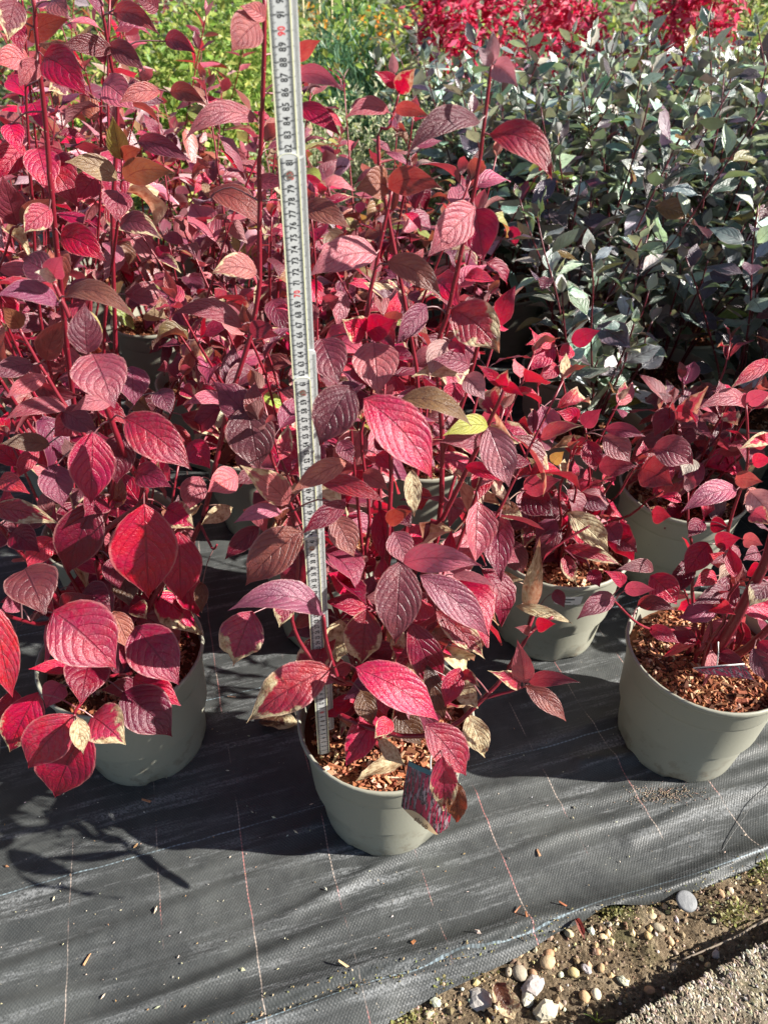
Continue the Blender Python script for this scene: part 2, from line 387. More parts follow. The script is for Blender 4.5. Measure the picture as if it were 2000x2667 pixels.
def fabric_material():
    T = NT('woven_ground_fabric'); o = T.coord()
    rot = T.n('ShaderNodeMapping'); rot.inputs['Rotation'].default_value = (0, 0, -WA); rot.inputs['Location'].default_value = (0, 0, 0)
    T.put(rot.inputs[0], o); sx = T.n('ShaderNodeSeparateXYZ'); T.put(sx.inputs[0], rot.outputs[0]); X, Y = sx.outputs[0], sx.outputs[1]
    wav = T.M('MULTIPLY', T.M('SUBTRACT', T.noise(o, 7, 2), .5), .012)
    Xw = T.M('ADD', X, wav); Yw = T.M('ADD', Y, T.M('MULTIPLY', wav, 1.3))
    sx1 = T.M('ABSOLUTE', T.M('SINE', T.M('MULTIPLY', X, math.pi / .0026)))
    sy1 = T.M('ABSOLUTE', T.M('SINE', T.M('MULTIPLY', Y, math.pi / .0030)))
    chk = T.M('SINE', T.M('MULTIPLY', X, math.pi / .0026)); chk2 = T.M('SINE', T.M('MULTIPLY', Y, math.pi / .0030))
    weave = T.M('MULTIPLY', chk, chk2)
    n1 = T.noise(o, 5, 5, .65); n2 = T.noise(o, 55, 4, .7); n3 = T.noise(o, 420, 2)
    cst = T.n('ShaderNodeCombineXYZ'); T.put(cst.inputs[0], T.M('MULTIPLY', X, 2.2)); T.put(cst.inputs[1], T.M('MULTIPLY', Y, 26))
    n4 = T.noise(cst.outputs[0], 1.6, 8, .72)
    c = T.mix(n2, (.021, .023, .023), (.058, .062, .061))
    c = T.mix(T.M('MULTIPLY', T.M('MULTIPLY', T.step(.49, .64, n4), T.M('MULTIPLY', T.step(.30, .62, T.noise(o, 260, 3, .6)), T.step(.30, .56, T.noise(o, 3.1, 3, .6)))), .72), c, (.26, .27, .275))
    c = T.mix(T.M('MULTIPLY', T.step(.46, .66, n1), .5), c, (.085, .09, .085))  # sheen painted in as broad pale areas, over the worn streaks
    spk = T.step(.70, .74, T.noise(o, 170, 3, .6))
    c = T.mix(T.M('MULTIPLY', spk, .7), c, (.28, .25, .20))
    c = T.mix(T.M('MULTIPLY', T.step(.1, .9, weave), .18), c, (.09, .095, .095))
    # marker threads: pinkish ones across, a pale blue one along
    def line(coord, off, period, half):
        f = T.M('FRACT', T.M('DIVIDE', T.M('ADD', coord, off), period))
        d = T.M('MULTIPLY', T.M('ABSOLUTE', T.M('SUBTRACT', f, .5)), period)
        return T.M('SUBTRACT', 1, T.step(half * .6, half, d))
    gap = T.step(.44, .56, T.noise(o, 6.5, 3, .6))
    stitch = T.step(-.3, .2, T.M('SINE', T.M('MULTIPLY', Y, 2 * math.pi / .006)))
    # X of the first strong thread
    x0 = G(173, 2640); a0 = x0.dot(WD); per = .133
    lm = T.M('MULTIPLY', T.M('MULTIPLY', line(Xw, -(a0 - per / 2), per, .0010), gap), T.M('MULTIPLY_ADD', stitch, .6, .4))
    tcol = T.mix(T.step(.45, .55, T.noise(o, 9, 2)), (.60, .22, .20), (.62, .50, .42))
    c = T.mix(T.M('MULTIPLY', lm, .6), c, tcol)
    y0 = G(350, 2240).dot(WN_)
    st2 = T.step(-.3, .2, T.M('SINE', T.M('MULTIPLY', X, 2 * math.pi / .008)))
    lm2 = T.M('MULTIPLY', T.M('MULTIPLY', line(Yw, -(y0 - .14), .28, .0013), T.M('MULTIPLY_ADD', st2, .6, .4)), T.M('MULTIPLY_ADD', gap, .6, .4))
    c = T.mix(T.M('MULTIPLY', lm2, .42), c, (.42, .55, .62))
    h = T.M('ADD', T.M('ADD', T.M('MULTIPLY', weave, .22), T.M('MULTIPLY', n4, 1.6)), T.M('ADD', T.M('MULTIPLY', n3, .7), T.M('MULTIPLY', n2, .8)))
    return T.done(T.bsdf(c, T.M('MULTIPLY_ADD', n2, .25, .36), .40, T.bump(h, .42, .0016)))
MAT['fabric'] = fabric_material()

def build_fabric():
    mb = MB()
    ts = list(np.arange(0, .45, .0045)) + list(np.arange(.45, 1.0, .03)) + list(np.arange(1.0, 4.7, .25))
    ss = list(np.arange(-2.4, -.75, .12)) + list(np.arange(-.75, 1.25, .010)) + list(np.arange(1.25, 3.8, .15))
    for t in ts:
        for s in ss:
            p = E0 + ED * s + EN * (t + edge_off(s) * max(0, 1 - t / .4) * 1.0)
            mb.v.append((p.x, p.y, fabric_z(p, t)))
    n = len(ss)
    mb.f = [(i * n + j, i * n + j + 1, (i + 1) * n + j + 1, (i + 1) * n + j) for i in range(len(ts) - 1) for j in range(n - 1)]
    # lengthen to the back with the same sheet
    mb.c = [(1, 1, 1)] * len(mb.v); mb.uv = [(0, 0)] * len(mb.v)
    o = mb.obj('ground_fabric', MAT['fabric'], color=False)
    tag(o, 'black woven weed fabric with pink and pale blue marker threads under the pots', 'ground cover', kind='structure')
build_fabric()

def soil_material():
    T = NT('gravelly_soil'); o = T.coord()
    n1 = T.noise(o, 14, 5, .65); n2 = T.noise(o, 130, 6, .78); v = T.vor(o, 190)
    c = T.ramp(T.M('ADD', T.M('MULTIPLY', n1, .5), T.M('MULTIPLY', n2, .5)), (.38, (.055, .038, .022)), (.5, (.20, .145, .09)), (.60, (.34, .265, .175)))
    c = T.mix(T.M('MULTIPLY', T.step(.58, .68, T.noise(o, 9, 3)), .5), c, (.11, .12, .04))
    return T.done(T.bsdf(c, .9, .2, T.bump(T.M('ADD', n2, T.M('MULTIPLY', v, .5)), 1.0, .012)))
MAT['soil'] = soil_material()
def ground_material():
    T = NT('nursery_ground'); o = T.coord()
    n1 = T.noise(o, 1.2, 5, .6); n2 = T.noise(o, 40, 4, .7)
    c = T.ramp(T.M('ADD', T.M('MULTIPLY', n1, .6), T.M('MULTIPLY', n2, .4)), (.35, (.06, .055, .045)), (.55, (.14, .13, .10)), (.7, (.22, .21, .18)))
    return T.done(T.bsdf(c, .9, .2, T.bump(n2, .5, .01)))
MAT['ground'] = ground_material()
mb = MB(); mb.add([(-300, -60, -.06), (300, -60, -.06), (300, 500, -.06), (-300, 500, -.06)], [(0, 1, 2, 3)])
tag(mb.obj('ground', MAT['ground'], color=False), 'flat bare nursery ground reaching far beyond the beds', 'ground', kind='structure')
# pale concrete road crossing far behind the beds
T = NT('pale_road'); o_ = T.coord(); n_ = T.noise(o_, 2, 5, .6)
MAT['road'] = T.done(T.bsdf(T.mix(n_, (.17, .18, .19), (.24, .25, .26)), .8, .3))
mb = MB(); mb.add([(-60, 15.5, -.05), (60, 15.5, -.05), (60, 20.5, -.05), (-60, 20.5, -.05)], [(0, 1, 2, 3)])
tag(mb.obj('road', MAT['road'], color=False), 'pale concrete road crossing behind the far plant beds', 'road', kind='structure')

# concrete slab bottom right and the strip of gravelly soil in front of the fabric
C0, C1 = G(1595, 2667, .052), G(2000, 2444, .052)
CD = (C1 - C0); CD.z = 0; CD.normalize(); CN = Vector((CD.y, -CD.x, 0))       # CN points to the camera side
def build_soil():
    mb = MB(); ss = np.arange(-.6, 1.4, .005); ts = np.arange(-.06, .42, .005)
    for t in ts:
        for s in ss:
            p = E0 + ED * s - EN * t + EN * edge_off(s) * (1 if t < .2 else max(0, 1 - (t - .2) / .2))
            z = -.008 + .010 * mnoise.noise(Vector((p.x * 14, p.y * 14, 1))) + .005 * mnoise.noise(Vector((p.x * 45, p.y * 45, 3))) + .005 * mnoise.noise(Vector((p.x * 120, p.y * 120, 5)))
            if t < -.01: z = min(z, -.022)
            mb.v.append((p.x, p.y, z))
    n = len(ss); mb.f = [(i * n + j, (i + 1) * n + j, (i + 1) * n + j + 1, i * n + j + 1) for i in range(len(ts) - 1) for j in range(n - 1)]
    mb.c = [(1, 1, 1)] * len(mb.v); mb.uv = [(0, 0)] * len(mb.v)
    tag(mb.obj('soil', MAT['soil'], color=False), 'strip of brown gravelly soil between fabric and concrete', 'soil', kind='structure')
build_soil()
def soil_z(p): return -.008 + .010 * mnoise.noise(Vector((p.x * 14, p.y * 14, 1))) + .005 * mnoise.noise(Vector((p.x * 45, p.y * 45, 3)))
def concrete_material():
    T = NT('rough_concrete'); o = T.coord()
    n1 = T.noise(o, 12, 4, .6); n2 = T.noise(o, 150, 6, .78, .4); v = T.noise(o, 420, 3, .6)
    c = T.ramp(T.M('ADD', T.M('MULTIPLY', n2, .75), T.M('MULTIPLY', v, .25)), (.38, (.06, .046, .03)), (.48, (.18, .145, .10)), (.58, (.32, .27, .20)), (.68, (.52, .47, .38)))
    c = T.mix(T.M('MULTIPLY', T.step(.55, .7, n1), .35), c, (.20, .19, .08))
    return T.done(T.bsdf(c, .85, .25, T.bump(T.M('ADD', n2, T.M('MULTIPLY', v, .2)), 1.0, .007)))
MAT['concrete'] = concrete_material()
def build_concrete():
    mb = MB(); ss = np.arange(-.2, 1.0, .004); prof_ = [(.0, -.06), (.0, .0), (.0, .034), (.003, .046), (.010, .051)] + [(t, .052) for t in np.arange(.014, .42, .004)] + [(.42, -.06)]
    for a, z in prof_:
        for s in ss:
            wob = .006 * mnoise.noise(Vector((s * 12, 3, 9))) + .003 * mnoise.noise(Vector((s * 50, z * 60, 4)))
            p = C0 + CD * s + CN * (a + wob); zz = z
            if z > .02: zz += .005 * mnoise.noise(Vector((p.x * 170, p.y * 170, 2))) + .005 * mnoise.noise(Vector((p.x * 60, p.y * 60, 8))) + .003 * mnoise.noise(Vector((p.x * 28, p.y * 28, 6)))
            mb.v.append((p.x, p.y, zz))
    n = len(ss); mb.f = [(i * n + j, (i + 1) * n + j, (i + 1) * n + j + 1, i * n + j + 1) for i in range(len(prof_) - 1) for j in range(n - 1)]
    mb.c = [(1, 1, 1)] * len(mb.v); mb.uv = [(0, 0)] * len(mb.v)
    o = mb.obj('path', MAT['concrete'], color=False); tag(o, 'weathered concrete path with a rough worn edge', 'path', kind='structure')
    rr = random.Random(21); ab = MB(); pal = [(.38, .33, .25), (.32, .27, .195), (.44, .40, .33), (.25, .205, .14), (.29, .24, .17), (.15, .12, .08)]
    for i in range(15000):
        s = rr.uniform(.0, .62); a = .40 * rr.random() ** 1.3; p = C0 + CD * (s + a * .9 - .1) + CN * (a + .002); q = proj(p)
        if not (-60 < q[0] < 2120 and q[1] < 2750): continue
        r_ = rr.uniform(.0008, .0028); ang = CD.x * 0 + rr.gauss(1.9, .5); el = rr.uniform(1.0, 2.2); k0 = rr.random() * 6
        z = .052 + .005 * mnoise.noise(Vector((p.x * 60, p.y * 60, 8))) + .003 * mnoise.noise(Vector((p.x * 28, p.y * 28, 6))) + r_ * .1
        ux = Vector((math.cos(ang), math.sin(ang), 0)); uy = Vector((-ux.y, ux.x, 0)); c0_ = Vector((p.x, p.y, z))
        v = [c0_ + ux * (rr.uniform(.6, 1.1) * r_ * el * math.cos(t)) + uy * (rr.uniform(.6, 1.1) * r_ * math.sin(t)) for t in (0, 1.05, 2.1, 3.14, 4.2, 5.2)] + [c0_ + Vector((rr.uniform(-.3, .3) * r_, rr.uniform(-.3, .3) * r_, r_ * rr.uniform(.4, .9)))]
        ab.add(v, [(k, (k + 1) % 6, 6) for k in range(6)], jit(rr.choice(pal), .22, rr))
    g = ab.obj('aggregate', MAT['stone'], o, smooth=False); g['kind'] = 'stuff'
build_concrete()

# ------------------------------------------------------------------ pots and mulch
def pot_mesh(n=44):
    mb = MB()
    pr = [(.100, .0), (.103, .003), (.1045, .012), (.108, .05), (.1125, .10), (.1175, .160), (.119, .176), (.1235, .181), (.1245, .186), (.1285, .222), (.1290, .226), (.1330, .229), (.1345, .2325), (.1345, .2375), (.1330, .240), (.1305, .240), (.1290, .2375), (.1275, .226), (.124, .19), (.119, .10)]
    lathe(mb, pr, n, notch=.010)
    k = len(mb.v); mb.v.append((0, 0, .014)); mb.c.append((.3, .3, .3)); mb.uv.append((0, 0))
    return mb.mesh('pot', MAT['pot'], color=False)
POT = pot_mesh(); POT_LOW = pot_mesh(25)
CHIPC = [(.34, .135, .068), (.28, .095, .046), (.44, .22, .12), (.58, .38, .24), (.16, .05, .025), (.09, .030, .016), (.38, .15, .08), (.22, .08, .042), (.07, .026, .015)]
def mulch_mesh(seed, nch, R_=.126, z0=.205):
    rr = random.Random(seed); mb = MB()
    rings, seg = 9, 30; vs_ = [(0, 0, z0 + .006)]; fs = []
    for i in range(1, rings + 1):
        for k in range(seg):
            a = 2 * math.pi * k / seg; r = R_ * i / rings
            vs_.append((r * math.cos(a), r * math.sin(a), z0 + .006 * (1 - (i / rings) ** 2) + .006 * mnoise.noise(Vector((math.cos(a) * i * .8, math.sin(a) * i * .8, seed)))))
    for k in range(seg): fs.append((0, 1 + k, 1 + (k + 1) % seg))
    for i in range(rings - 1):
        for k in range(seg): fs.append((1 + i * seg + k, 1 + (i + 1) * seg + k, 1 + (i + 1) * seg + (k + 1) % seg, 1 + i * seg + (k + 1) % seg))
    mb.add(vs_, fs, (.10, .035, .016))
    for q in range(nch):
        r = (R_ - .013) * math.sqrt(rr.random()); a = rr.random() * 6.283
        c = Vector((r * math.cos(a), r * math.sin(a), z0 + .007 * (1 - (r / R_) ** 2) + rr.uniform(-.001, .006)))
        L = rr.uniform(.002, .006) if rr.random() < .85 else rr.uniform(.006, .012); W = L * rr.uniform(.16, .45); H = rr.uniform(.0008, .002)
        yaw = rr.random() * 6.283; m = Matrix.Rotation(yaw, 3, 'Z') @ Matrix.Rotation(rr.gauss(0, .35), 3, 'Y') @ Matrix.Rotation(rr.gauss(0, .4), 3, 'X')
        tp = rr.uniform(.4, 1)
        bx = [(-L, -W, -H), (L, -W * tp, -H), (L * rr.uniform(.8, 1.1), W * tp, -H), (-L, W, -H), (-L, -W * .8, H), (L * .95, -W * tp * .8, H), (L * .9, W * tp * .8, H), (-L * .95, W * .8, H)]
        col = jit(rr.choice(CHIPC), .25, rr)
        mb.add([c + m @ Vector(b) for b in bx], [(4, 5, 6, 7), (0, 1, 5, 4), (1, 2, 6, 5), (2, 3, 7, 6), (3, 0, 4, 7)], col)
    return mb.mesh('bark_mulch', MAT['chip'], smooth=False)
MULCH = [mulch_mesh(1, 3200), mulch_mesh(2, 3600), mulch_mesh(3, 1600)]; MULCH_LOW = mulch_mesh(5, 420)
def add_pot(plant, mulch, low=False):
    p = link('pot', POT_LOW if low else POT, plant, (0, 0, .004)); p.rotation_euler.z = rnd.random() * 6
    m = link('bark_mulch', mulch, plant, (0, 0, .004)); m.rotation_euler.z = rnd.random() * 6; m['kind'] = 'stuff'
    return p

# ------------------------------------------------------------------ procedural potted dogwoods
def grow_stem(rr, base, h, lean_dir, lean, wob=.02, n=7):
    pts = []
    for i in range(n + 1):
        t = i / n
        p = Vector((base.x + lean_dir.x * lean * (t ** 1.3), base.y + lean_dir.y * lean * (t ** 1.3), base.z + h * t))
        p.x += wob * mnoise.noise(Vector((t * 2.5, rr.random() * .3 + base.x * 90, 1))); p.y += wob * mnoise.noise(Vector((t * 2.5, base.y * 90, 7)))
        pts.append(p)
    return pts
def at_len(pts, t):
    q = t * (len(pts) - 1); i = min(int(q), len(pts) - 2); f = q - i
    return pts[i].lerp(pts[i + 1], f), (pts[i + 1] - pts[i]).normalized()
def grow(plant, rr, kind, nst, hr, spread, leafL, palette, individual=True, z0=.20, lean_bias=(0, 0), tmin=.12, gapr=(.055, .085), thin=1.0, origin=(0, 0)):
    """stems with opposite pairs of leaves; each leaf a sub-part of its stem when individual, else one joined part"""
    far = None if individual else MB(); farstem = None if individual else MB(); nl = 0
    smat = MAT['stem'] if kind == 'r' else MAT['stem_dark']
    for s in range(nst):
        a = 2 * math.pi * (s + rr.random() * .8) / nst
        base = Vector((origin[0] + .035 * math.cos(a) * rr.random() * 1.6, origin[1] + .035 * math.sin(a) * rr.random() * 1.6, z0))
        h = rr.uniform(*hr); ld = Vector((math.cos(a) + lean_bias[0], math.sin(a) + lean_bias[1], 0))
        pts = grow_stem(rr, base, h, ld, spread * rr.uniform(.35, 1.1) * (h / .6))
        r0 = .0036 if kind == 'r' else .003
        if individual:
            mb = MB(); tube(mb, smooth_line(pts, 2), r0 * rr.uniform(.8, 1.15), .0017, 6)
            st = mb.obj('stem', smat, plant, color=False)
        else: tube(farstem, pts, r0 * 1.1, .002, 4, cap=False)
        t = tmin + rr.random() * .08; k = 0; ph = rr.random() * 3.14
        while t < 1.0:
            p, d = at_len(pts, t); x, y = frame(d); top = t
            for sgn in (0, math.pi):
                if rr.random() > thin * (.93 if t > .3 else .6): continue
                az = ph + sgn + k * math.pi / 2 + rr.gauss(0, .25)
                outd = x * math.cos(az) + y * math.sin(az)
                if kind == 'r':
                    el = rr.gauss(.05, .38) if t < .85 else rr.gauss(.45, .25)
                else: el = rr.gauss(.42, .36)
                dirn = (outd + d * math.tan(max(-1.1, min(1.25, el)))).normalized()
                if kind == 'r' and t < .85: dirn.z -= rr.uniform(.0, .75); dirn.normalize()
                L = leafL * rr.uniform(.72, 1.18) * (.75 + .25 * math.sin(min(1, t * 1.3) * 2.4)) * (1.0 if t < .86 else .72)
                n = Vector((0, 0, 1)) + Vector((rr.gauss(0, .35), rr.gauss(0, .35) - .25, 0))
                if kind == 'g': n = -outd * .6 + Vector((rr.gauss(0, .4), rr.gauss(0, .4), .7))
                ck = rr.choices(list(palette.keys()), list(palette.values()))[0]
                pp = p + dirn * L * .16 + outd * .003
                nl += 1
                if individual:
                    key = 'd' if ck == 'x' or (ck in 'wob' and rr.random() < .45) else kind
                    col = leaf_color(ck, rr) if kind == 'r' else (*jit(GPAL[ck], .38, rr), 0.0)
                    if kind == 'g': key = 'g'
                    place_leaf(key, st, pp, dirn, n, L, rr.uniform(.78, 1.15), col, rr)
                else:
                    pal = PAL if kind == 'r' else GPAL
                    z = (n - dirn * n.dot(dirn)).normalized(); bend = rr.uniform(.0, .22) if kind == 'r' else rr.uniform(-.08, .12)
                    q0 = p + outd * .004; q2 = q0 + dirn * L * 1.1 - Vector((0, 0, bend * L * .6)); q1 = (q0 + q2) / 2 + z * bend * L * .5
                    leaf_geo(far, q0, q1, q2, z, L * (.60 if kind == 'r' else .60), rr.uniform(.1, .5), .05, 4, 1, rr.randint(0, 999), (*jit(pal[ck], .40, rr), 1), WP if kind == 'r' else WN)
            t += rr.uniform(*gapr) / h * (1.1 if t < .7 else .75); k += 1
        # end bud pair
        p, d = at_len(pts, 1.0)
        for sgn in (0, 1):
            x, y = frame(d); outd = x * (1 if sgn else -1); dirn = (d + outd * .35).normalized(); L = leafL * rr.uniform(.35, .55)
            ck = rr.choices(list(palette.keys()), list(palette.values()))[0]
            if individual:
                col = leaf_color('o' if rr.random() < .4 else ck, rr) if kind == 'r' else (*jit(GPAL[ck], .25, rr), 0.0)
                place_leaf(kind, st, p, dirn, -outd + Vector((0, 0, .3)), L, .9, col, rr)
            else:
                pal = PAL if kind == 'r' else GPAL
                leaf_geo(far, p, p + dirn * L * .5, p + dirn * L, -outd, L * .4, .4, .03, 3, 1, 3, (*jit(pal[ck], .25, rr), 1), WN)
    if not individual: return farstem, far
GPAL = {'a': (.15, .19, .16), 'e': (.055, .085, .055), 'u': (.07, .045, .062), 's': (.46, .52, .45), 'y': (.16, .17, .03), 'r': (.10, .018, .03), 'o': (.17, .09, .03)}
PAL_R = {'m': 34, 'p': 22, 'c': 16, 'k': 8, 'd': 6, 'o': 8, 'q': 5, 'b': 4, 'g': 3, 'x': 2, 'w': 4}
PAL_B = {'m': 34, 'p': 24, 'c': 8, 'k': 4, 'd': 4, 'o': 12, 'q': 9, 'b': 9, 'g': 6}
PAL_G = {'a': 32, 'e': 18, 'u': 22, 's': 30, 'y': 7, 'r': 4, 'o': 2}

# ------------------------------------------------------------------ hero plants read from the photograph
CROP = {'a': (0, 0), 'b': (650, 0), 'c': (1300, 0), 'd': (0, 650), 'e': (650, 650), 'f': (1300, 650), 'g': (0, 1300), 'h': (650, 1300), 'i': (1300, 1300), 'j': (0, 1967), 'k': (650, 1967), 'l': (1300, 1967)}
def px(c, x, y): ox, oy = CROP[c]; return ox + x * .42194, oy + y * .42194
class Hero:
    def __init__(s, plant):
        s.plant = plant; s.o = Vector(plant.location); s.stems = []
    def stem(s, spec, r0=.0045, r1=.0022, sub=4):
        """spec: list of (crop, x, y, Y)"""
        pts = [P(*px(c, x, y), Y) if Y is not None else None for c, x, y, Y in spec]
        line = smooth_line(pts, sub); mb = MB(); tube(mb, [p - s.o for p in line], r0, r1, 7)
        for p in pts[1:-1]:                                   # swollen nodes
            pass
        o = mb.obj('stem', MAT['stem'], s.plant, color=False); s.stems.append((o, line)); return o
    def stem3(s, pts, r0=.0045, r1=.002):
        line = smooth_line(pts, 4); mb = MB(); r0 *= .78; r1 *= .74
        tube(mb, [p - s.o + Vector((mnoise.noise(p * 60), mnoise.noise(p * 60 + Vector((9, 0, 0))), 0)) * .0012 for p in line], r0, r1, 7)
        o = mb.obj('stem', MAT['stem'], s.plant, color=False); s.stems.append((o, line)); return o
    def leaf(s, c, bx, by, tx, ty, wpx, kind, Y=None, dY=-.03, roll=0, arch=.07, bow=.06, fold=.22, twist=0, ruffle=None):
        rr = random.Random(int(bx * 7 + by * 13 + tx * 3 + ord(c)))
        b = px(c, bx, by); t = px(c, tx, ty)
        best = None
        for o, line in s.stems:
            for p in line:
                q = proj(p); d2 = (q[0] - b[0]) ** 2 + (q[1] - b[1]) ** 2
                if Y is not None: d2 += ((p.y - Y) * FPX) ** 2 * .5
                if best is None or d2 < best[0]: best = (d2, p, o)
        if Y is None: Y = best[1].y - .008
        p0 = P(*b, Y); w_est = wpx * .42194 * proj(p0)[2] / FPX
        for _ in range(12):
            if (P(*t, Y + dY) - p0).length > w_est / .84 or dY < -.10: break
            dY -= .009
        p2 = P(*t, Y + dY); mid = (p0 + p2) / 2; ax = (p2 - p0).normalized(); L = (p2 - p0).length
        view = (Vector((0, 0, CAM_H)) - mid); dep = proj(mid)[2]; view.normalize()
        n = (view - ax * view.dot(ax)).normalized()
        if roll: n = Matrix.Rotation(R(roll), 3, ax) @ n
        up = Vector((0, 0, 1)); up = up - ax * up.dot(ax)
        p1 = mid + up * arch * L * 2 + n * bow * L * 2
        W = wpx * .42194 * dep / FPX / max(.35, abs(math.cos(R(roll)))) * 1.06
        W = min(W, L * .80)
        mb = MB(); dry = kind in 'wxn'
        pet = None
        pd = (best[1] - p0).length
        if .004 < pd < .11:
            m_ = (best[1] + p0) / 2 + Vector((0, 0, .1 * pd)); pet = [q - p0 for q in smooth_line([best[1], m_, p0 + ax * .004], 3)]
        z_ = Vector((0, 0, 0))
        leaf_geo(mb, z_, p1 - p0, p2 - p0, n, W, fold, (.13 if dry else .045) if ruffle is None else ruffle, 12, 3, rr.randint(0, 9999), (1, 1, 1), WP, twist, pet)
        o = mb.obj('leaf', MAT['leaf'], best[2], p0 - s.o, color=False); o.color = leaf_color(kind, rr)
        return o
    def leaves(s, rows):
        for r in rows:
            isd = isinstance(r[-1], dict); kw = r[-1] if isd else {}; a = r[:-1] if isd else r
            s.leaf(*a, **kw)

# --- centre plant
plant_A = thing('potted_dogwood', 'red-leaved dogwood in the grey pot with the folding rule standing in it', 'potted plant', (.003, .682, 0), 'potted red-leaved dogwoods in the bed')
add_pot(plant_A, MULCH[0]); HA = Hero(plant_A); zA = .212; oA = Vector((-.006, .682, zA))
D_ = dict
HA.stem3([Vector((.035, .70, zA)), P(*px('h', 800, 970), .69), P(*px('h', 830, 650), .70), P(*px('e', 870, 1150), .72), P(*px('e', 715, 560), .74), P(*px('e', 800, 0), .75), P(*px('b', 880, 1180), .75)], .0048, .0022)
HA.stem3([Vector((.03, .73, zA)), P(*px('h', 860, 700), .75), P(*px('e', 1060, 1100), .78), P(*px('b', 800, 1030), .80), P(*px('b', 870, 780), .80), P(*px('b', 920, 580), .80)], .004, .0016)
HA.stem3([Vector((.05, .70, zA)), P(*px('h', 1000, 520), .72), P(*px('h', 1150, 250), .73), P(*px('e', 1190, 1250), .735), P(*px('e', 1160, 650), .74), P(*px('e', 1220, 400), .74), P(*px('e', 1310, 0), .73), P(*px('b', 1370, 1250), .73), P(*px('b', 1440, 830), .72), P(*px('b', 1490, 400), .72)], .0052, .0020)
HA.stem3([Vector((.06, .68, zA)), P(*px('h', 1080, 280), .70), P(*px('e', 1190, 1659), .69), P(*px('e', 1400, 1230), .67), P(*px('e', 1570, 870), .66)], .0052, .0028)
HA.stem3([P(*px('e', 1190, 1250), .735), P(*px('e', 1310, 960), .74), P(*px('e', 1400, 620), .735), P(*px('e', 1455, 380), .73)], .004, .003)
HA.stem3([Vector((.02, .66, zA)), P(*px('h', 700, 1150), .64), P(*px('h', 640, 1140), .62), P(*px('h', 540, 1080), .59), P(*px('h', 480, 900), .575), P(*px('h', 455, 715), .57)], .0052, .0030)
HA.stem3([P(*px('h', 690, 1130), .64), P(*px('h', 545, 1130), .60), P(*px('h', 375, 975), .61), P(*px('h', 265, 745), .62), P(*px('h', 300, 420), .635), P(*px('h', 265, 120), .64), P(*px('e', 240, 1570), .64)], .0042, .0020)
HA.stem3([Vector((.0, .64, zA)), P(*px('h', 560, 1340), .60), P(*px('h', 740, 1410), .575), P(*px('h', 1000, 1465), .555), P(*px('h', 1250, 1400), .55), P(*px('h', 1440, 1230), .56), P(*px('h', 1560, 1100), .57), P(*px('i', 200, 820), .58), P(*px('i', 330, 730), .585)], .0052, .0026)
HA.stem3([P(*px('h', 1440, 1230), .56), P(*px('i', 60, 1190), .56), P(*px('i', 170, 1150), .56)], .0026, .0016)
HA.stem3([Vector((.01, .71, zA)), P(*px('h', 690, 640), .73), P(*px('h', 740, 140), .76), P(*px('e', 690, 1130), .78), P(*px('e', 770, 1020), .78)], .0042, .0020)
HA.stem3([Vector((.0, .70, zA)), P(*px('h', 620, 640), .71), P(*px('h', 700, 440), .72), P(*px('e', 640, 1300), .72), P(*px('e', 610, 850), .70)], .004, .002)
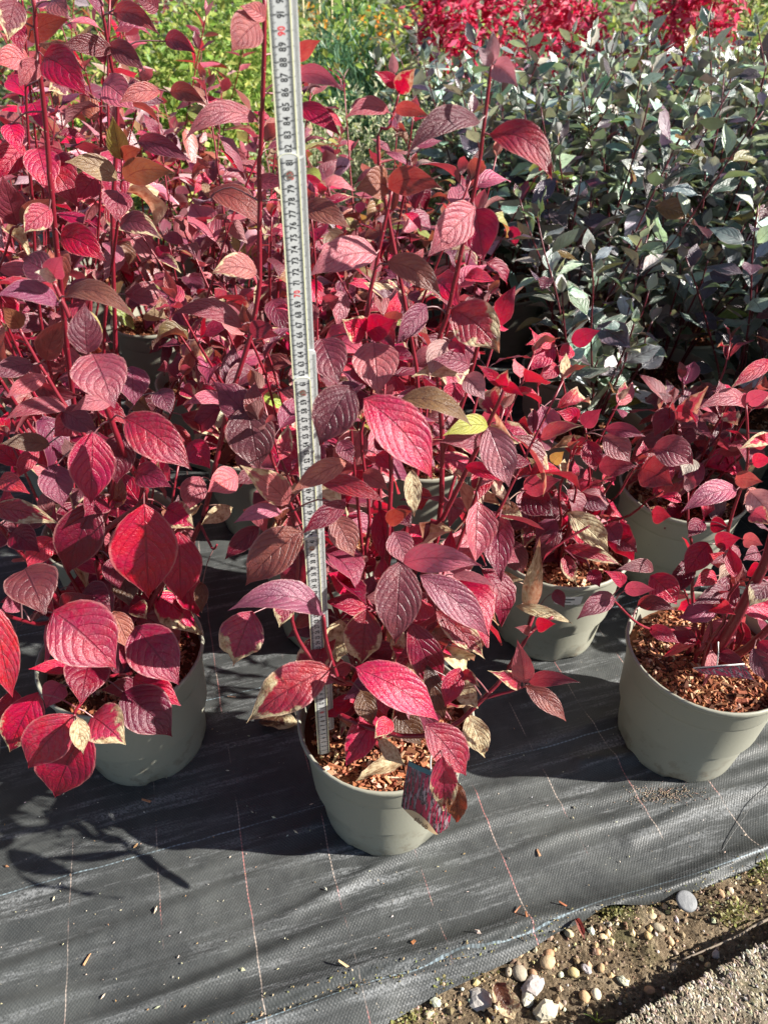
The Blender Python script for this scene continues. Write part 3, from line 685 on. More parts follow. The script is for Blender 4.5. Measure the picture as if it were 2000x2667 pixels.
HA.leaves([
 ('e', 765, 570, 795, 905, 285, 'p', D_(dY=-.05, arch=0, bow=.1)), ('e', 440, 550, 550, 840, 265, 'm', D_(Y=.70)), ('e', 625, 840, 430, 1215, 270, 'm', D_(Y=.585, roll=12)),
 ('e', 700, 920, 1125, 1420, 300, 'k', D_(Y=.60, roll=-14, arch=.12)), ('e', 905, 940, 1370, 1090, 140, 'b', D_(Y=.62, roll=-45, arch=.13)), ('e', 790, 30, 365, 170, 200, 'p', D_(roll=25, arch=.10)),
 ('e', 845, 80, 1190, 310, 160, 'o', D_(Y=.73, arch=.16)), ('e', 1250, 370, 1540, 640, 270, 'w', D_(Y=.70, arch=.12)), ('e', 720, 480, 905, 430, 170, 'c', D_(arch=-.06)), ('e', 720, 500, 570, 430, 170, 'c', D_(arch=-.04)),
 ('e', 1090, 340, 905, 585, 140, 'm', D_(roll=-20)), ('e', 1360, 720, 1125, 680, 140, 'm', {}), ('e', 1280, 770, 1000, 785, 90, 'x', D_(roll=30)), ('e', 1470, 1090, 1190, 1150, 120, 'g', D_(arch=.1)),
 ('e', 1430, 1190, 1160, 1190, 120, 'm', {}), ('e', 1470, 1090, 1600, 1470, 210, 'p', D_(Y=.66)), ('e', 1330, 1340, 1590, 1440, 90, 'c', {}), ('e', 1000, 1360, 1015, 1650, 105, 'x', D_(Y=.63)),
 ('e', 430, 1430, 850, 1565, 120, 'k', D_(Y=.62, arch=.08)), ('e', 600, 1310, 260, 1500, 135, 'o', D_(Y=.60, arch=.06)), ('e', 240, 1570, -60, 1330, 175, 'p', D_(Y=.63)), ('e', 200, 1620, -100, 1690, 100, 'p', D_(Y=.62, roll=30)),
 ('e', 650, 720, 730, 850, 130, 'c', {}), ('e', 1330, 780, 1450, 930, 140, 'q', {}), ('e', 1545, 845, 1400, 710, 70, 'c', {}), ('e', 1550, 845, 1595, 735, 85, 'c', D_(bow=.1)), ('e', 1560, 845, 1690, 905, 70, 'c', {}),
 ('e', 490, 1060, 665, 1120, 120, 'c', D_(Y=.66)), ('e', 790, 1260, 880, 1370, 110, 'c', {}), ('e', 700, 1380, 860, 1490, 110, 'p', {}), ('e', 560, 1180, 640, 1330, 110, 'm', {}),
 ('h', 330, 195, -25, 535, 255, 'o', D_(Y=.60, roll=15)), ('h', 600, 20, 325, 215, 125, 'd', D_(Y=.585, roll=-15)), ('h', 520, 110, 645, 360, 180, 'o', D_(Y=.64)),
 ('h', 458, 715, -135, 690, 190, 'p', D_(Y=.565, dY=-.02, arch=.22, roll=25, fold=.4)), ('g', 1560, 690, 1440, 1020, 265, 'w', D_(Y=.59)), ('h', 250, 600, 185, 790, 130, 'w', D_(Y=.62)),
 ('h', 930, 380, 898, 893, 275, 'm', D_(Y=.56, dY=-.05)), ('h', 950, 400, 1445, 415, 175, 'p', D_(Y=.57, arch=.14, roll=20)), ('h', 890, 200, 970, 410, 165, 'p', D_(Y=.62)), ('h', 1050, 470, 1475, 850, 200, 'm', D_(Y=.62, roll=-10)),
 ('h', 1150, 690, 1445, 980, 160, 'w', D_(Y=.62)), ('h', 725, 680, 690, 1025, 230, 'w', D_(Y=.64)), ('h', 560, 740, 540, 1015, 170, 'x', D_(Y=.66)), ('h', 990, 760, 1160, 1200, 200, 'd', D_(Y=.60, ruffle=.12)),
 ('h', 650, 1040, 1168, 1372, 245, 'k', D_(Y=.52, arch=.09, roll=-8)), ('h', 505, 1048, -5, 1372, 270, 'w', D_(Y=.545, arch=.10, dY=-.04)), ('h', 1300, 1040, 1205, 1285, 130, 'c', D_(Y=.56)), ('h', 690, 1180, 760, 1395, 135, 'n', D_(Y=.57)),
 ('h', 870, 1360, 770, 1480, 110, 'k', D_(Y=.54)), ('h', 800, 1480, 965, 1650, 90, 'x', D_(Y=.52, roll=30)), ('h', 1085, 1390, 1335, 1710, 225, 'k', D_(Y=.51, roll=-10)), ('k', 1190, 0, 1200, 345, 165, 'w', D_(Y=.475, dY=-.015)),
 ('k', 1285, 165, 1275, 415, 125, 'n', D_(Y=.465, dY=-.01)), ('h', 1350, 1330, 1450, 1590, 160, 'x', D_(Y=.56)), ('h', 1300, 1070, 1425, 1165, 75, 'w', D_(Y=.56)), ('h', 1270, 1150, 1410, 1295, 130, 'x', D_(Y=.57)),
 ('i', 150, 1135, 110, 865, 135, 'p', {}), ('i', 180, 1130, 502, 1132, 95, 'm', D_(arch=.10)), ('i', 160, 1150, 412, 1372, 120, 'o', D_(arch=.10)), ('i', 130, 1160, -70, 1060, 100, 'w', {}), ('i', 185, 830, 90, 790, 60, 'm', {}), ('i', 230, 790, 350, 770, 90, 'c', {}),
 ('b', 1420, 760, 970, 960, 150, 'm', D_(arch=.17, roll=25)), ('c', -60, 830, 325, 1112, 190, 'k', D_(arch=.20, roll=-20, Y=.715)), ('b', 1395, 1285, 1108, 1580, 225, 'p', D_(arch=.06, roll=-10, fold=.4)), ('b', 1395, 1285, 1440, 1612, 255, 'c', D_(roll=10)),
 ('b', 850, 1150, 650, 1170, 185, 'o', D_(bow=.12)), ('b', 855, 1165, 1190, 1165, 165, 'o', D_(arch=.16, roll=10)), ('b', 905, 545, 770, 440, 75, 'c', {}), ('b', 920, 575, 1025, 418, 115, 'c', {}), ('b', 890, 460, 880, 315, 60, 'q', {}),
 ('b', 860, 690, 590, 730, 105, 'p', D_(arch=.12, roll=20)), ('b', 895, 685, 1112, 725, 85, 'o', D_(arch=.10)), ('b', 1490, 405, 1400, 290, 75, 'q', {}), ('b', 1495, 390, 1500, 180, 90, 'q', D_(twist=.8)), ('b', 1510, 400, 1655, 535, 140, 'q', D_(fold=.4)),
 ('e', 1210, 560, 1110, 780, 150, 'q', {}), ('e', 1250, 560, 1330, 650, 120, 'c', {}), ('e', 1280, 820, 1230, 1000, 130, 'c', {}), ('e', 830, 1240, 790, 1090, 110, 'd', {}), ('e', 540, 680, 400, 590, 120, 'd', D_(Y=.76)),
 ('h', 1000, 950, 880, 1090, 170, 'k', D_(Y=.64)), ('h', 620, 560, 480, 450, 150, 'c', D_(Y=.69)), ('h', 700, 580, 540, 660, 130, 'c', D_(Y=.70)), ('h', 1100, 640, 1020, 760, 140, 'k', D_(Y=.62)), ('h', 720, 480, 600, 470, 60, 'p', {}), ('h', 700, 400, 660, 330, 80, 'q', {}),
 ('h', 800, 1150, 840, 1340, 130, 'c', D_(Y=.58)), ('h', 900, 1320, 1060, 1520, 170, 'n', D_(Y=.60)), ('h', 1090, 1020, 1200, 1380, 120, 'n', D_(Y=.57, ruffle=.2)), ('h', 1300, 1650, 1180, 1500, 150, 'k', D_(Y=.53)),
 ('h', 1170, 900, 1200, 740, 120, 'n', D_(Y=.64)), ('h', 1390, 940, 1340, 760, 130, 'o', D_(Y=.66)), ('h', 850, 150, 1010, 70, 100, 'o', D_(Y=.68)), ('h', 900, 60, 1000, 180, 120, 'd', D_(Y=.70))])
rr = random.Random(41)
grow(plant_A, rr, 'r', 15, (.14, .56), .23, .092, {'m': 26, 'p': 22, 'c': 25, 'k': 12, 'd': 8, 'w': 10, 'x': 10, 'o': 6}, z0=zA, lean_bias=(.30, .65), tmin=.15, gapr=(.045, .07))

# --- left plant
plant_C = thing('potted_dogwood', 'leafy crimson dogwood at lower left, big round leaves hanging over its pot rim', 'potted plant', (-.434, .806, 0), 'potted red-leaved dogwoods in the bed')
add_pot(plant_C, MULCH[2]); HC = Hero(plant_C)
cb = Vector((-.43, .82, .212))
HC.stem3([cb, P(*px('g', 900, 720), .78), P(*px('g', 980, 560), .77), P(*px('g', 1130, 350), .76), P(*px('g', 1240, 150), .76), P(*px('d', 1310, 1440), .765), P(*px('d', 1410, 970), .78), P(*px('d', 1540, 550), .79), P(*px('d', 1600, 200), .79), P(*px('b', 60, 1090), .79), P(*px('b', 75, 750), .78), P(*px('b', 95, -60), .77)], .0055, .0028)
HC.stem3([cb + Vector((-.01, -.01, 0)), P(*px('g', 640, 560), .76), P(*px('g', 610, 250), .72), P(*px('d', 900, 1540), .69), P(*px('d', 800, 1330), .67), P(*px('d', 710, 1110), .655), P(*px('d', 630, 890), .645), P(*px('d', 540, 650), .64), P(*px('d', 440, 440), .64), P(*px('d', 330, 190), .645)], .006, .0026)
HC.stem3([P(*px('g', 610, 250), .72), P(*px('d', 700, 1420), .70), P(*px('d', 560, 1200), .70), P(*px('d', 430, 1000), .70), P(*px('d', 290, 780), .70), P(*px('d', 120, 490), .70)], .004, .0022)
HC.stem3([cb + Vector((-.02, 0, 0)), P(*px('g', 350, 620), .74), P(*px('g', 190, 400), .72), P(*px('g', 0, 170), .70), P(*px('g', -150, -50), .70)], .006, .003)
HC.stem3([cb + Vector((-.02, -.02, 0)), P(*px('g', 420, 770), .70), P(*px('g', 240, 770), .62), P(*px('g', 40, 715), .56), P(*px('g', -90, 620), .54)], .0042, .0022)
HC.stem3([cb + Vector((.01, -.03, 0)), P(*px('g', 800, 1080), .66), P(*px('g', 640, 1110), .60), P(*px('g', 480, 1290), .53), P(*px('g', 470, 1345), .51)], .0038, .0020)
HC.stem3([cb + Vector((.0, .02, 0)), P(*px('d', 870, 1540), .80), P(*px('d', 940, 1360), .80), P(*px('d', 830, 1130), .78), P(*px('d', 800, 1000), .77)], .004, .002)
HC.stem3([P(*px('g', 1240, 150), .76), P(*px('g', 1310, 300), .74), P(*px('g', 1340, 280), .735)], .0025, .0018)
HC.leaves([
 ('d', 572, 645, 712, 985, 330, 'm', D_(arch=.05, roll=-5)), ('d', 815, 720, 830, 965, 195, 'm', D_(Y=.68)), ('d', 540, 645, 525, 325, 195, 'm', D_(dY=.01)), ('d', 770, 1040, 1188, 1365, 260, 'k', D_(Y=.62, arch=.10)),
 ('d', 575, 1125, 565, 1572, 262, 'c', D_(Y=.64, arch=.03)), ('d', 425, 985, 28, 1055, 105, 'p', D_(arch=.12, roll=30)), ('d', 385, 1000, 625, 1155, 150, 'm', {}), ('d', 700, 945, 440, 1000, 110, 'p', D_(arch=.14)),
 ('d', 365, 345, -30, 290, 135, 'm', D_(arch=.16, roll=25)), ('d', 400, 290, 855, 440, 130, 'o', D_(arch=.16, roll=-25)), ('d', 130, 485, 15, 350, 115, 'o', {}), ('d', 290, 685, 405, 425, 155, 'o', {}),
 ('d', 205, 710, -60, 795, 125, 'm', D_(roll=20)), ('d', 290, 790, 42, 918, 105, 'p', D_(arch=.1)), ('d', 310, 1210, 0, 1200, 115, 'b', {}), ('d', 330, 1325, 392, 1592, 195, 'm', D_(Y=.68)), ('d', 745, 1130, 722, 1452, 195, 'd', D_(Y=.68)),
 ('d', 840, 1380, 1065, 1470, 160, 'k', D_(Y=.66)), ('d', 1235, 1400, 1162, 1615, 155, 'p', D_(Y=.74)), ('d', 1170, 1190, 1300, 1355, 160, 'c', D_(Y=.74)), ('d', 1495, 485, 1050, 400, 125, 'm', D_(arch=.16, roll=20, Y=.75)),
 ('d', 1530, 950, 1600, 1365, 290, 'm', D_(Y=.72, roll=5)), ('d', 1410, 945, 1130, 965, 85, 'p', D_(arch=.12, roll=30)), ('d', 1430, 965, 1670, 850, 90, 'p', D_(roll=25)), ('d', 1585, 150, 1305, 150, 150, 'p', D_(arch=.12, roll=20)),
 ('d', 335, 185, 140, 60, 190, 'm', D_(dY=.02)), ('d', 345, 190, 215, 140, 85, 'q', D_(twist=.8)), ('d', 335, 180, 390, 40, 130, 'p', D_(twist=-.6)), ('d', 1550, 520, 1700, 470, 110, 'm', D_(Y=.78)),
 ('g', 590, 20, 422, 462, 275, 'd', D_(Y=.66)), ('g', 890, 28, 922, 608, 385, 'c', D_(Y=.63, arch=.02)), ('g', 1105, 200, 1120, 632, 255, 'c', D_(Y=.70, arch=.02)), ('g', 155, 430, 285, 722, 325, 'm', D_(Y=.60)),
 ('g', 330, 690, 722, 1048, 395, 'k', D_(Y=.56, arch=.08)), ('g', 835, 790, 1110, 1150, 300, 'k', D_(Y=.60, dY=-.05)), ('g', 560, 985, 500, 1272, 270, 'd', D_(Y=.59)), ('g', 760, 1190, 1065, 1465, 285, 'd', D_(Y=.57)),
 ('g', 570, 1340, 780, 1518, 250, 'k', D_(Y=.53)), ('g', 460, 1330, 180, 1662, 275, 'k', D_(Y=.51)), ('g', 480, 1350, 515, 1575, 112, 'x', D_(Y=.50)), ('g', 540, 1400, 345, 1838, 330, 'c', D_(Y=.525)), ('g', 240, 1190, 65, 1560, 235, 'c', D_(Y=.55)),
 ('g', 380, 1140, 285, 1295, 155, 'p', D_(Y=.58)), ('g', -40, 640, 82, 1225, 190, 'k', D_(Y=.535)), ('g', 95, 1175, 55, 1445, 155, 'c', D_(Y=.58)), ('g', 450, 1050, 175, 1050, 90, 'c', D_(Y=.60)), ('g', 820, 1105, 1122, 1280, 170, 'c', D_(Y=.60)),
 ('g', 700, 690, 810, 930, 145, 'o', D_(Y=.66)), ('g', 760, 480, 800, 662, 165, 'n', D_(Y=.70)), ('g', 830, 650, 910, 745, 115, 'c', D_(Y=.72)), ('g', 1435, 55, 1240, 162, 105, 'x', D_(Y=.76)), ('g', 1600, 170, 1388, 375, 120, 'd', D_(Y=.68)),
 ('g', 1250, 510, 1245, 702, 85, 'n', D_(Y=.72)), ('g', -20, 60, 375, 155, 145, 'w', D_(Y=.66)), ('g', 1030, 60, 1205, 185, 175, 'c', D_(Y=.72)), ('g', 80, 200, 250, 330, 170, 'd', D_(Y=.68)), ('g', 330, 240, 170, 420, 150, 'k', D_(Y=.70)),
 ('g', 520, 560, 690, 690, 190, 'd', D_(Y=.68)), ('g', 400, 690, 590, 600, 150, 'd', D_(Y=.68)), ('g', 130, 640, 0, 700, 110, 'm', D_(Y=.62)), ('g', 690, 360, 740, 560, 140, 'd', D_(Y=.70)), ('g', 880, 1180, 620, 1180, 130, 'd', D_(Y=.62)),
 ('d', 470, 1070, 330, 1160, 160, 'k', D_(Y=.70)), ('d', 980, 870, 1060, 1020, 140, 'm', D_(Y=.74)), ('d', 640, 1540, 520, 1650, 180, 'd', D_(Y=.68)), ('d', 0, 1420, 190, 1510, 120, 'k', D_(Y=.68)), ('d', 120, 1640, 0, 1560, 110, 'c', D_(Y=.7)),
 ('d', 1470, 1400, 1280, 1500, 170, 'p', D_(Y=.64)), ('d', 240, 1230, 110, 1415, 100, 'k', D_(Y=.72)),
 ('a', 1600, 140, 1428, 325, 205, 'o', D_(Y=.76, dY=-.03)), ('a', 1640, 120, 1480, 40, 100, 'p', D_(Y=.77)), ('a', 1600, 750, 1140, 870, 125, 'p', D_(Y=.78, arch=.18, roll=25)), ('a', 1290, 1190, 1645, 1425, 155, 'o', D_(Y=.86, arch=.14, roll=-30)),
 ('b', 285, 480, 580, 565, 105, 'p', D_(Y=.78, arch=.14)), ('b', 285, 370, 442, 248, 95, 'o', D_(Y=.80)), ('b', 285, 660, 565, 845, 115, 'c', D_(Y=.80, roll=-20)), ('b', 320, 1290, 625, 1412, 140, 'o', D_(Y=.82, roll=-20))])
rr = random.Random(43)
grow(plant_C, rr, 'r', 9, (.18, .55), .20, .09, {'m': 20, 'p': 12, 'c': 34, 'k': 14, 'd': 16, 'w': 4}, z0=.212, lean_bias=(.0, .6), tmin=.25)

rr = random.Random(44)
grow(plant_C, rr, 'r', 6, (.10, .40), .22, .085, {'m': 20, 'p': 12, 'c': 34, 'd': 16, 'x': 6, 'o': 6}, z0=.212, lean_bias=(.5, .6), tmin=.2)
# --- right plant
plant_B = thing('potted_dogwood', 'sparse thick-stemmed red dogwood in the front pot by the right edge', 'potted plant', (.540, .812, 0), 'potted red-leaved dogwoods in the bed')
add_pot(plant_B, MULCH[1]); HB = Hero(plant_B); bb = P(*px('i', 1330, 985), .76)
bz = Vector((.535, .80, .212))
HB.stem3([bz, P(*px('i', 1390, 860), .77), P(*px('i', 1520, 620), .75), P(*px('i', 1660, 330), .73), P(*px('f', 1790, 1300), .72)], .0125, .0075)
HB.stem3([bz + Vector((.02, 0, 0)), P(*px('i', 1500, 940), .78), P(*px('i', 1660, 800), .77), P(*px('i', 1800, 640), .76)], .010, .006)
HB.stem3([bz + Vector((-.01, .02, 0)), P(*px('i', 1230, 900), .80), P(*px('i', 1215, 780), .82), P(*px('i', 1170, 640), .83), P(*px('i', 1120, 520), .84)], .0035, .002)
HB.stem3([P(*px('i', 1235, 880), .80), P(*px('i', 1210, 800), .79), P(*px('i', 1000, 810), .74), P(*px('i', 860, 770), .72), P(*px('i', 710, 630), .71), P(*px('i', 650, 570), .71)], .0035, .0018)
HB.stem3([P(*px('i', 1240, 930), .80), P(*px('i', 1270, 850), .81), P(*px('i', 1330, 680), .82), P(*px('i', 1430, 560), .83)], .0035, .002)
HB.stem3([bz + Vector((.02, .03, 0)), P(*px('i', 1440, 700), .84), P(*px('i', 1400, 300), .85), P(*px('i', 1440, 80), .85), P(*px('f', 1530, 1330), .85), P(*px('f', 1520, 960), .85)], .0045, .0022)
HB.stem3([bz + Vector((.03, .0, 0)), P(*px('i', 1500, 860), .80), P(*px('i', 1480, 720), .80), P(*px('i', 1560, 690), .80), P(*px('i', 1620, 740), .79)], .003, .0018)
HB.leaves([
 ('i', 712, 612, 475, 745, 125, 'm', D_(arch=.14)), ('i', 950, 440, 700, 445, 85, 'm', D_(arch=.12, Y=.78)), ('i', 760, 540, 640, 440, 80, 'k', D_(arch=.1)), ('i', 770, 560, 965, 560, 90, 'p', D_(arch=.06)), ('i', 930, 470, 1095, 650, 185, 'c', D_(Y=.80)),
 ('i', 850, 655, 1092, 690, 95, 'm', D_(arch=.18, Y=.76)), ('i', 920, 800, 1112, 892, 95, 'k', D_(Y=.73)), ('i', 1290, 270, 1140, 472, 150, 'c', D_(Y=.84)), ('i', 1412, 580, 1188, 655, 115, 'm', D_(Y=.80, arch=.12)), ('i', 1480, 310, 1300, 405, 105, 'p', D_(Y=.83)),
 ('i', 1330, 275, 1492, 240, 115, 'k', D_(Y=.84)), ('i', 1450, 370, 1350, 502, 85, 'q', D_(Y=.82)), ('i', 1335, 470, 1195, 545, 105, 'c', D_(Y=.82)), ('i', 1430, 480, 1525, 545, 65, 'o', D_(Y=.82)), ('i', 1665, 510, 1538, 665, 140, 'm', D_(Y=.74)),
 ('i', 1500, 250, 1625, 285, 95, 'p', D_(Y=.83)), ('i', 1560, 920, 1665, 1135, 130, 'm', D_(Y=.72)), ('i', 1600, 880, 1700, 1000, 110, 'k', D_(Y=.73)), ('i', 1420, 800, 1560, 910, 150, 'd', D_(Y=.84)), ('i', 1420, 620, 1340, 690, 90, 'd', D_(Y=.80)),
 ('f', 1522, 975, 1208, 995, 110, 'p', D_(arch=.18, roll=20, Y=.83)), ('f', 1680, 690, 1420, 862, 95, 'c', D_(Y=.84)), ('f', 1680, 1170, 1478, 1232, 85, 'c', D_(Y=.83)), ('f', 1530, 950, 1680, 880, 100, 'p', D_(Y=.84)), ('f', 1465, 1490, 1118, 1625, 145, 'p', D_(arch=.14, roll=15, Y=.80)),
 ('f', 1540, 1490, 1680, 1670, 165, 'q', D_(Y=.80)), ('f', 1450, 1420, 1625, 1435, 105, 'o', D_(Y=.82)), ('f', 1580, 1230, 1640, 1130, 90, 'm', D_(Y=.84)), ('f', 1560, 1320, 1690, 1300, 90, 'k', D_(Y=.83)), ('i', 1560, 80, 1660, 160, 120, 'p', D_(Y=.78)),
 ('i', 1600, 330, 1500, 380, 100, 'm', D_(Y=.78)), ('i', 1380, 400, 1290, 330, 100, 'k', D_(Y=.83)), ('i', 1540, 430, 1620, 480, 100, 'c', D_(Y=.8)), ('f', 1590, 1480, 1500, 1580, 70, 'o', D_(Y=.82)), ('i', 1250, 130, 1160, 240, 100, 'd', D_(Y=.88)), ('i', 1300, 160, 1420, 180, 100, 'd', D_(Y=.88))])
rr = random.Random(45)
grow(plant_B, rr, 'r', 6, (.16, .42), .16, .075, {'m': 24, 'p': 14, 'c': 34, 'k': 14, 'd': 10}, z0=.212, lean_bias=(.3, .7), tmin=.35)
# --- plant behind on the right
plant_D = thing('potted_dogwood', 'red dogwood with curled cream-edged leaves in the pot between centre and right pots', 'potted plant', (.345, 1.085, 0), 'potted red-leaved dogwoods in the bed')
add_pot(plant_D, MULCH[2]); HD = Hero(plant_D); dz = Vector((.345, 1.08, .212))
HD.stem3([dz, P(*px('i', 180, 800), .92), P(*px('i', 200, 700), .86), P(*px('i', 260, 390), .85), P(*px('i', 400, 260), .86), P(*px('i', 555, 165), .87)], .004, .0026)
HD.stem3([dz, P(*px('i', 330, 200), 1.05), P(*px('f', 540, 1480), 1.03), P(*px('f', 545, 1300), 1.02), P(*px('f', 530, 1100), 1.02)], .0045, .002)
HD.stem3([dz + Vector((-.02, 0, 0)), P(*px('i', 200, 150), 1.02), P(*px('f', 200, 1480), .97), P(*px('f', 330, 1330), .95)], .004, .002)
HD.stem3([dz + Vector((.02, 0, 0)), P(*px('i', 520, 200), 1.05), P(*px('i', 800, 100), 1.02), P(*px('f', 900, 1560), 1.0), P(*px('f', 1010, 1490), .99)], .004, .002)
HD.stem3([dz + Vector((0, .03, 0)), P(*px('f', 450, 1400), 1.15), P(*px('f', 410, 940), 1.17), P(*px('f', 380, 760), 1.17), P(*px('f', 350, 600), 1.17)], .0035, .0018)
HD.stem3([dz + Vector((.03, .02, 0)), P(*px('f', 700, 1420), 1.08), P(*px('f', 850, 1280), 1.06), P(*px('f', 945, 1230), 1.05)], .0032, .0018)
HD.leaves([
 ('i', 180, 700, 250, 240, 115, 'x', D_(twist=.5)), ('i', 310, 370, 555, 575, 165, 'm', D_(arch=.10)), ('i', 420, 80, 675, 335, 155, 'x', D_(Y=.9)), ('i', 400, 300, 755, 412, 90, 'w', {}), ('i', 100, 660, 455, 770, 75, 'x', D_(Y=.84)), ('i', -80, 500, 150, 500, 95, 'x', D_(Y=.84)),
 ('f', 260, 965, 330, 1195, 155, 'p', D_(Y=1.1)), ('f', 485, 1055, 350, 1000, 105, 'c', {}), ('f', 520, 1095, 632, 983, 105, 'm', {}), ('f', 390, 1205, 622, 1240, 115, 'k', {}), ('f', 540, 1180, 592, 1372, 125, 'c', {}), ('f', 640, 1150, 805, 1315, 155, 'p', {}),
 ('f', 650, 1110, 902, 1155, 90, 'm', {}), ('f', 945, 1230, 1198, 1330, 190, 'p', D_(arch=.12)), ('f', 1190, 1290, 1130, 1395, 110, 'q', {}), ('f', 610, 1350, 852, 1340, 135, 'm', {}), ('f', 870, 1350, 1072, 1460, 205, 'm', {}), ('f', 150, 1485, 382, 1420, 135, 'p', {}),
 ('f', 510, 1520, 672, 1610, 145, 'm', {}), ('f', 140, 1510, 335, 1650, 200, 'd', {}), ('f', 340, 600, 188, 752, 130, 'c', {}), ('f', 340, 590, 160, 590, 95, 'k', D_(arch=.14)), ('f', 450, 580, 622, 500, 110, 'k', {}), ('f', 450, 610, 365, 695, 95, 'c', {}),
 ('f', 360, 720, 262, 812, 105, 'c', {}), ('f', 385, 760, 475, 740, 95, 'k', {}), ('i', 60, 250, 140, 470, 150, 'm', {}), ('i', 0, 50, 150, 130, 110, 'x', D_(Y=.9)), ('f', 1060, 980, 955, 1155, 125, 'd', D_(Y=1.2)), ('i', 660, 160, 740, 290, 140, 'm', D_(Y=1.0)), ('i', 740, 240, 850, 330, 120, 'm', D_(Y=1.02)),
 ('i', 940, 100, 1060, 110, 110, 'k', D_(Y=.98)), ('f', 300, 1420, 170, 1280, 90, 'b', D_(Y=.95)), ('f', 330, 1320, 400, 1245, 80, 'g', {}), ('i', 560, 440, 620, 545, 90, 'c', D_(Y=.88)), ('i', 340, 560, 400, 670, 80, 'm', D_(Y=.93))])
rr = random.Random(47)
grow(plant_D, rr, 'r', 15, (.06, .34), .23, .086, {'m': 20, 'p': 20, 'c': 34, 'k': 14, 'd': 10, 'w': 6, 'x': 6}, z0=.212, tmin=.15)

# --- upper left plant, close behind the left pot, with stems leaving the top of the picture
plant_H = thing('potted_dogwood', 'tall red dogwood directly behind the left pot with stems rising past the top edge', 'potted plant', (-.545, 1.13, 0), 'potted red-leaved dogwoods in the bed')
add_pot(plant_H, MULCH[2]); HH = Hero(plant_H); hz = Vector((-.545, 1.12, .212))
HH.stem3([hz, P(*px('d', 500, 1200), 1.02), P(*px('a', 340, 1400), .93), P(*px('a', 300, 930), .92), P(*px('a', 250, 450), .91), P(*px('a', 205, -40), .90)], .0058, .0028)
HH.stem3([hz, P(*px('d', 640, 700), 1.05), P(*px('a', 720, 1450), 1.0), P(*px('a', 750, 1180), .98), P(*px('a', 755, 990), .98)], .004, .0018)
HH.stem3([hz + Vector((-.02, 0, 0)), P(*px('d', 300, 700), 1.05), P(*px('a', 200, 1200), 1.02), P(*px('a', 178, 880), 1.01), P(*px('a', 155, 450), 1.0)], .004, .002)
HH.stem3([hz, P(*px('d', 60, 500), 1.0), P(*px('a', 60, 1480), .98), P(*px('a', 110, 1400), .975)], .003, .0018)
HH.stem3([hz + Vector((.02, .02, 0)), P(*px('d', 700, 100), 1.1), P(*px('a', 730, 700), 1.1), P(*px('a', 680, 350), 1.09), P(*px('a', 630, 40), 1.08)], .005, .0024)
HH.leaves([
 ('a', 270, 350, 562, 612, 225, 'c', D_(arch=.10, dY=-.05)), ('a', 225, 915, 495, 1292, 230, 'k', D_(arch=.08)), ('a', 235, 915, 310, 1205, 205, 'k', D_(dY=-.05)), ('a', 155, 900, -10, 1110, 160, 'c', {}), ('a', 730, 1112, 400, 1000, 135, 'b', D_(arch=.12, roll=15)),
 ('a', 770, 1112, 1085, 1068, 155, 'b', D_(arch=.12, roll=15)), ('a', 745, 985, 695, 715, 130, 'g', {}), ('a', 760, 985, 880, 920, 95, 'o', {}), ('a', 740, 1180, 720, 1372, 175, 'm', {}), ('a', 740, 1392, 1005, 1485, 135, 'm', D_(arch=.16, roll=-20)), ('a', 375, 1460, 665, 1622, 185, 'c', D_(Y=.92, arch=.12)),
 ('a', 105, 1390, 15, 1080, 185, 'm', {}), ('a', 140, 1385, 355, 1225, 115, 'b', {}), ('a', 990, 570, 735, 642, 105, 'p', D_(Y=1.0, arch=.12)), ('a', 700, 90, 992, 222, 115, 'm', D_(arch=.15)), ('a', 680, 290, 903, 445, 125, 'm', {}), ('a', 700, 320, 375, 290, 115, 'm', D_(arch=.1)),
 ('a', 170, 245, 440, 115, 135, 'o', D_(Y=.93)), ('a', 185, 385, -35, 405, 135, 'p', D_(Y=.96, arch=.14)), ('a', 100, 0, 52, 255, 160, 'm', D_(Y=.88)), ('a', 90, 130, 142, 332, 125, 'c', D_(Y=.9)), ('a', 320, 0, 432, 125, 145, 'p', D_(Y=.9)), ('a', 640, 510, 835, 685, 185, 'p', D_(Y=1.08)),
 ('a', 240, 380, 120, 540, 120, 'm', {}), ('a', 420, 520, 300, 560, 120, 'm', D_(Y=.98)), ('a', 850, 870, 1185, 995, 115, 'm', D_(Y=1.0)), ('a', 60, 760, 125, 950, 130, 'c', D_(Y=.92)), ('a', 320, 1290, 150, 1440, 150, 'k', D_(Y=.92)), ('a', 600, 1090, 480, 1250, 150, 'c', D_(Y=.98)), ('a', 980, 60, 840, 0, 100, 'm', D_(Y=1.05)), ('a', 1020, 250, 1212, 335, 105, 'm', D_(Y=1.1, arch=.12)), ('a', 1050, 570, 1282, 655, 105, 'o', D_(Y=1.1, arch=.12))])
rr = random.Random(53)
grow(plant_H, rr, 'r', 12, (.15, .95), .24, .088, PAL_R, z0=.212, lean_bias=(.1, -.1), tmin=.2)

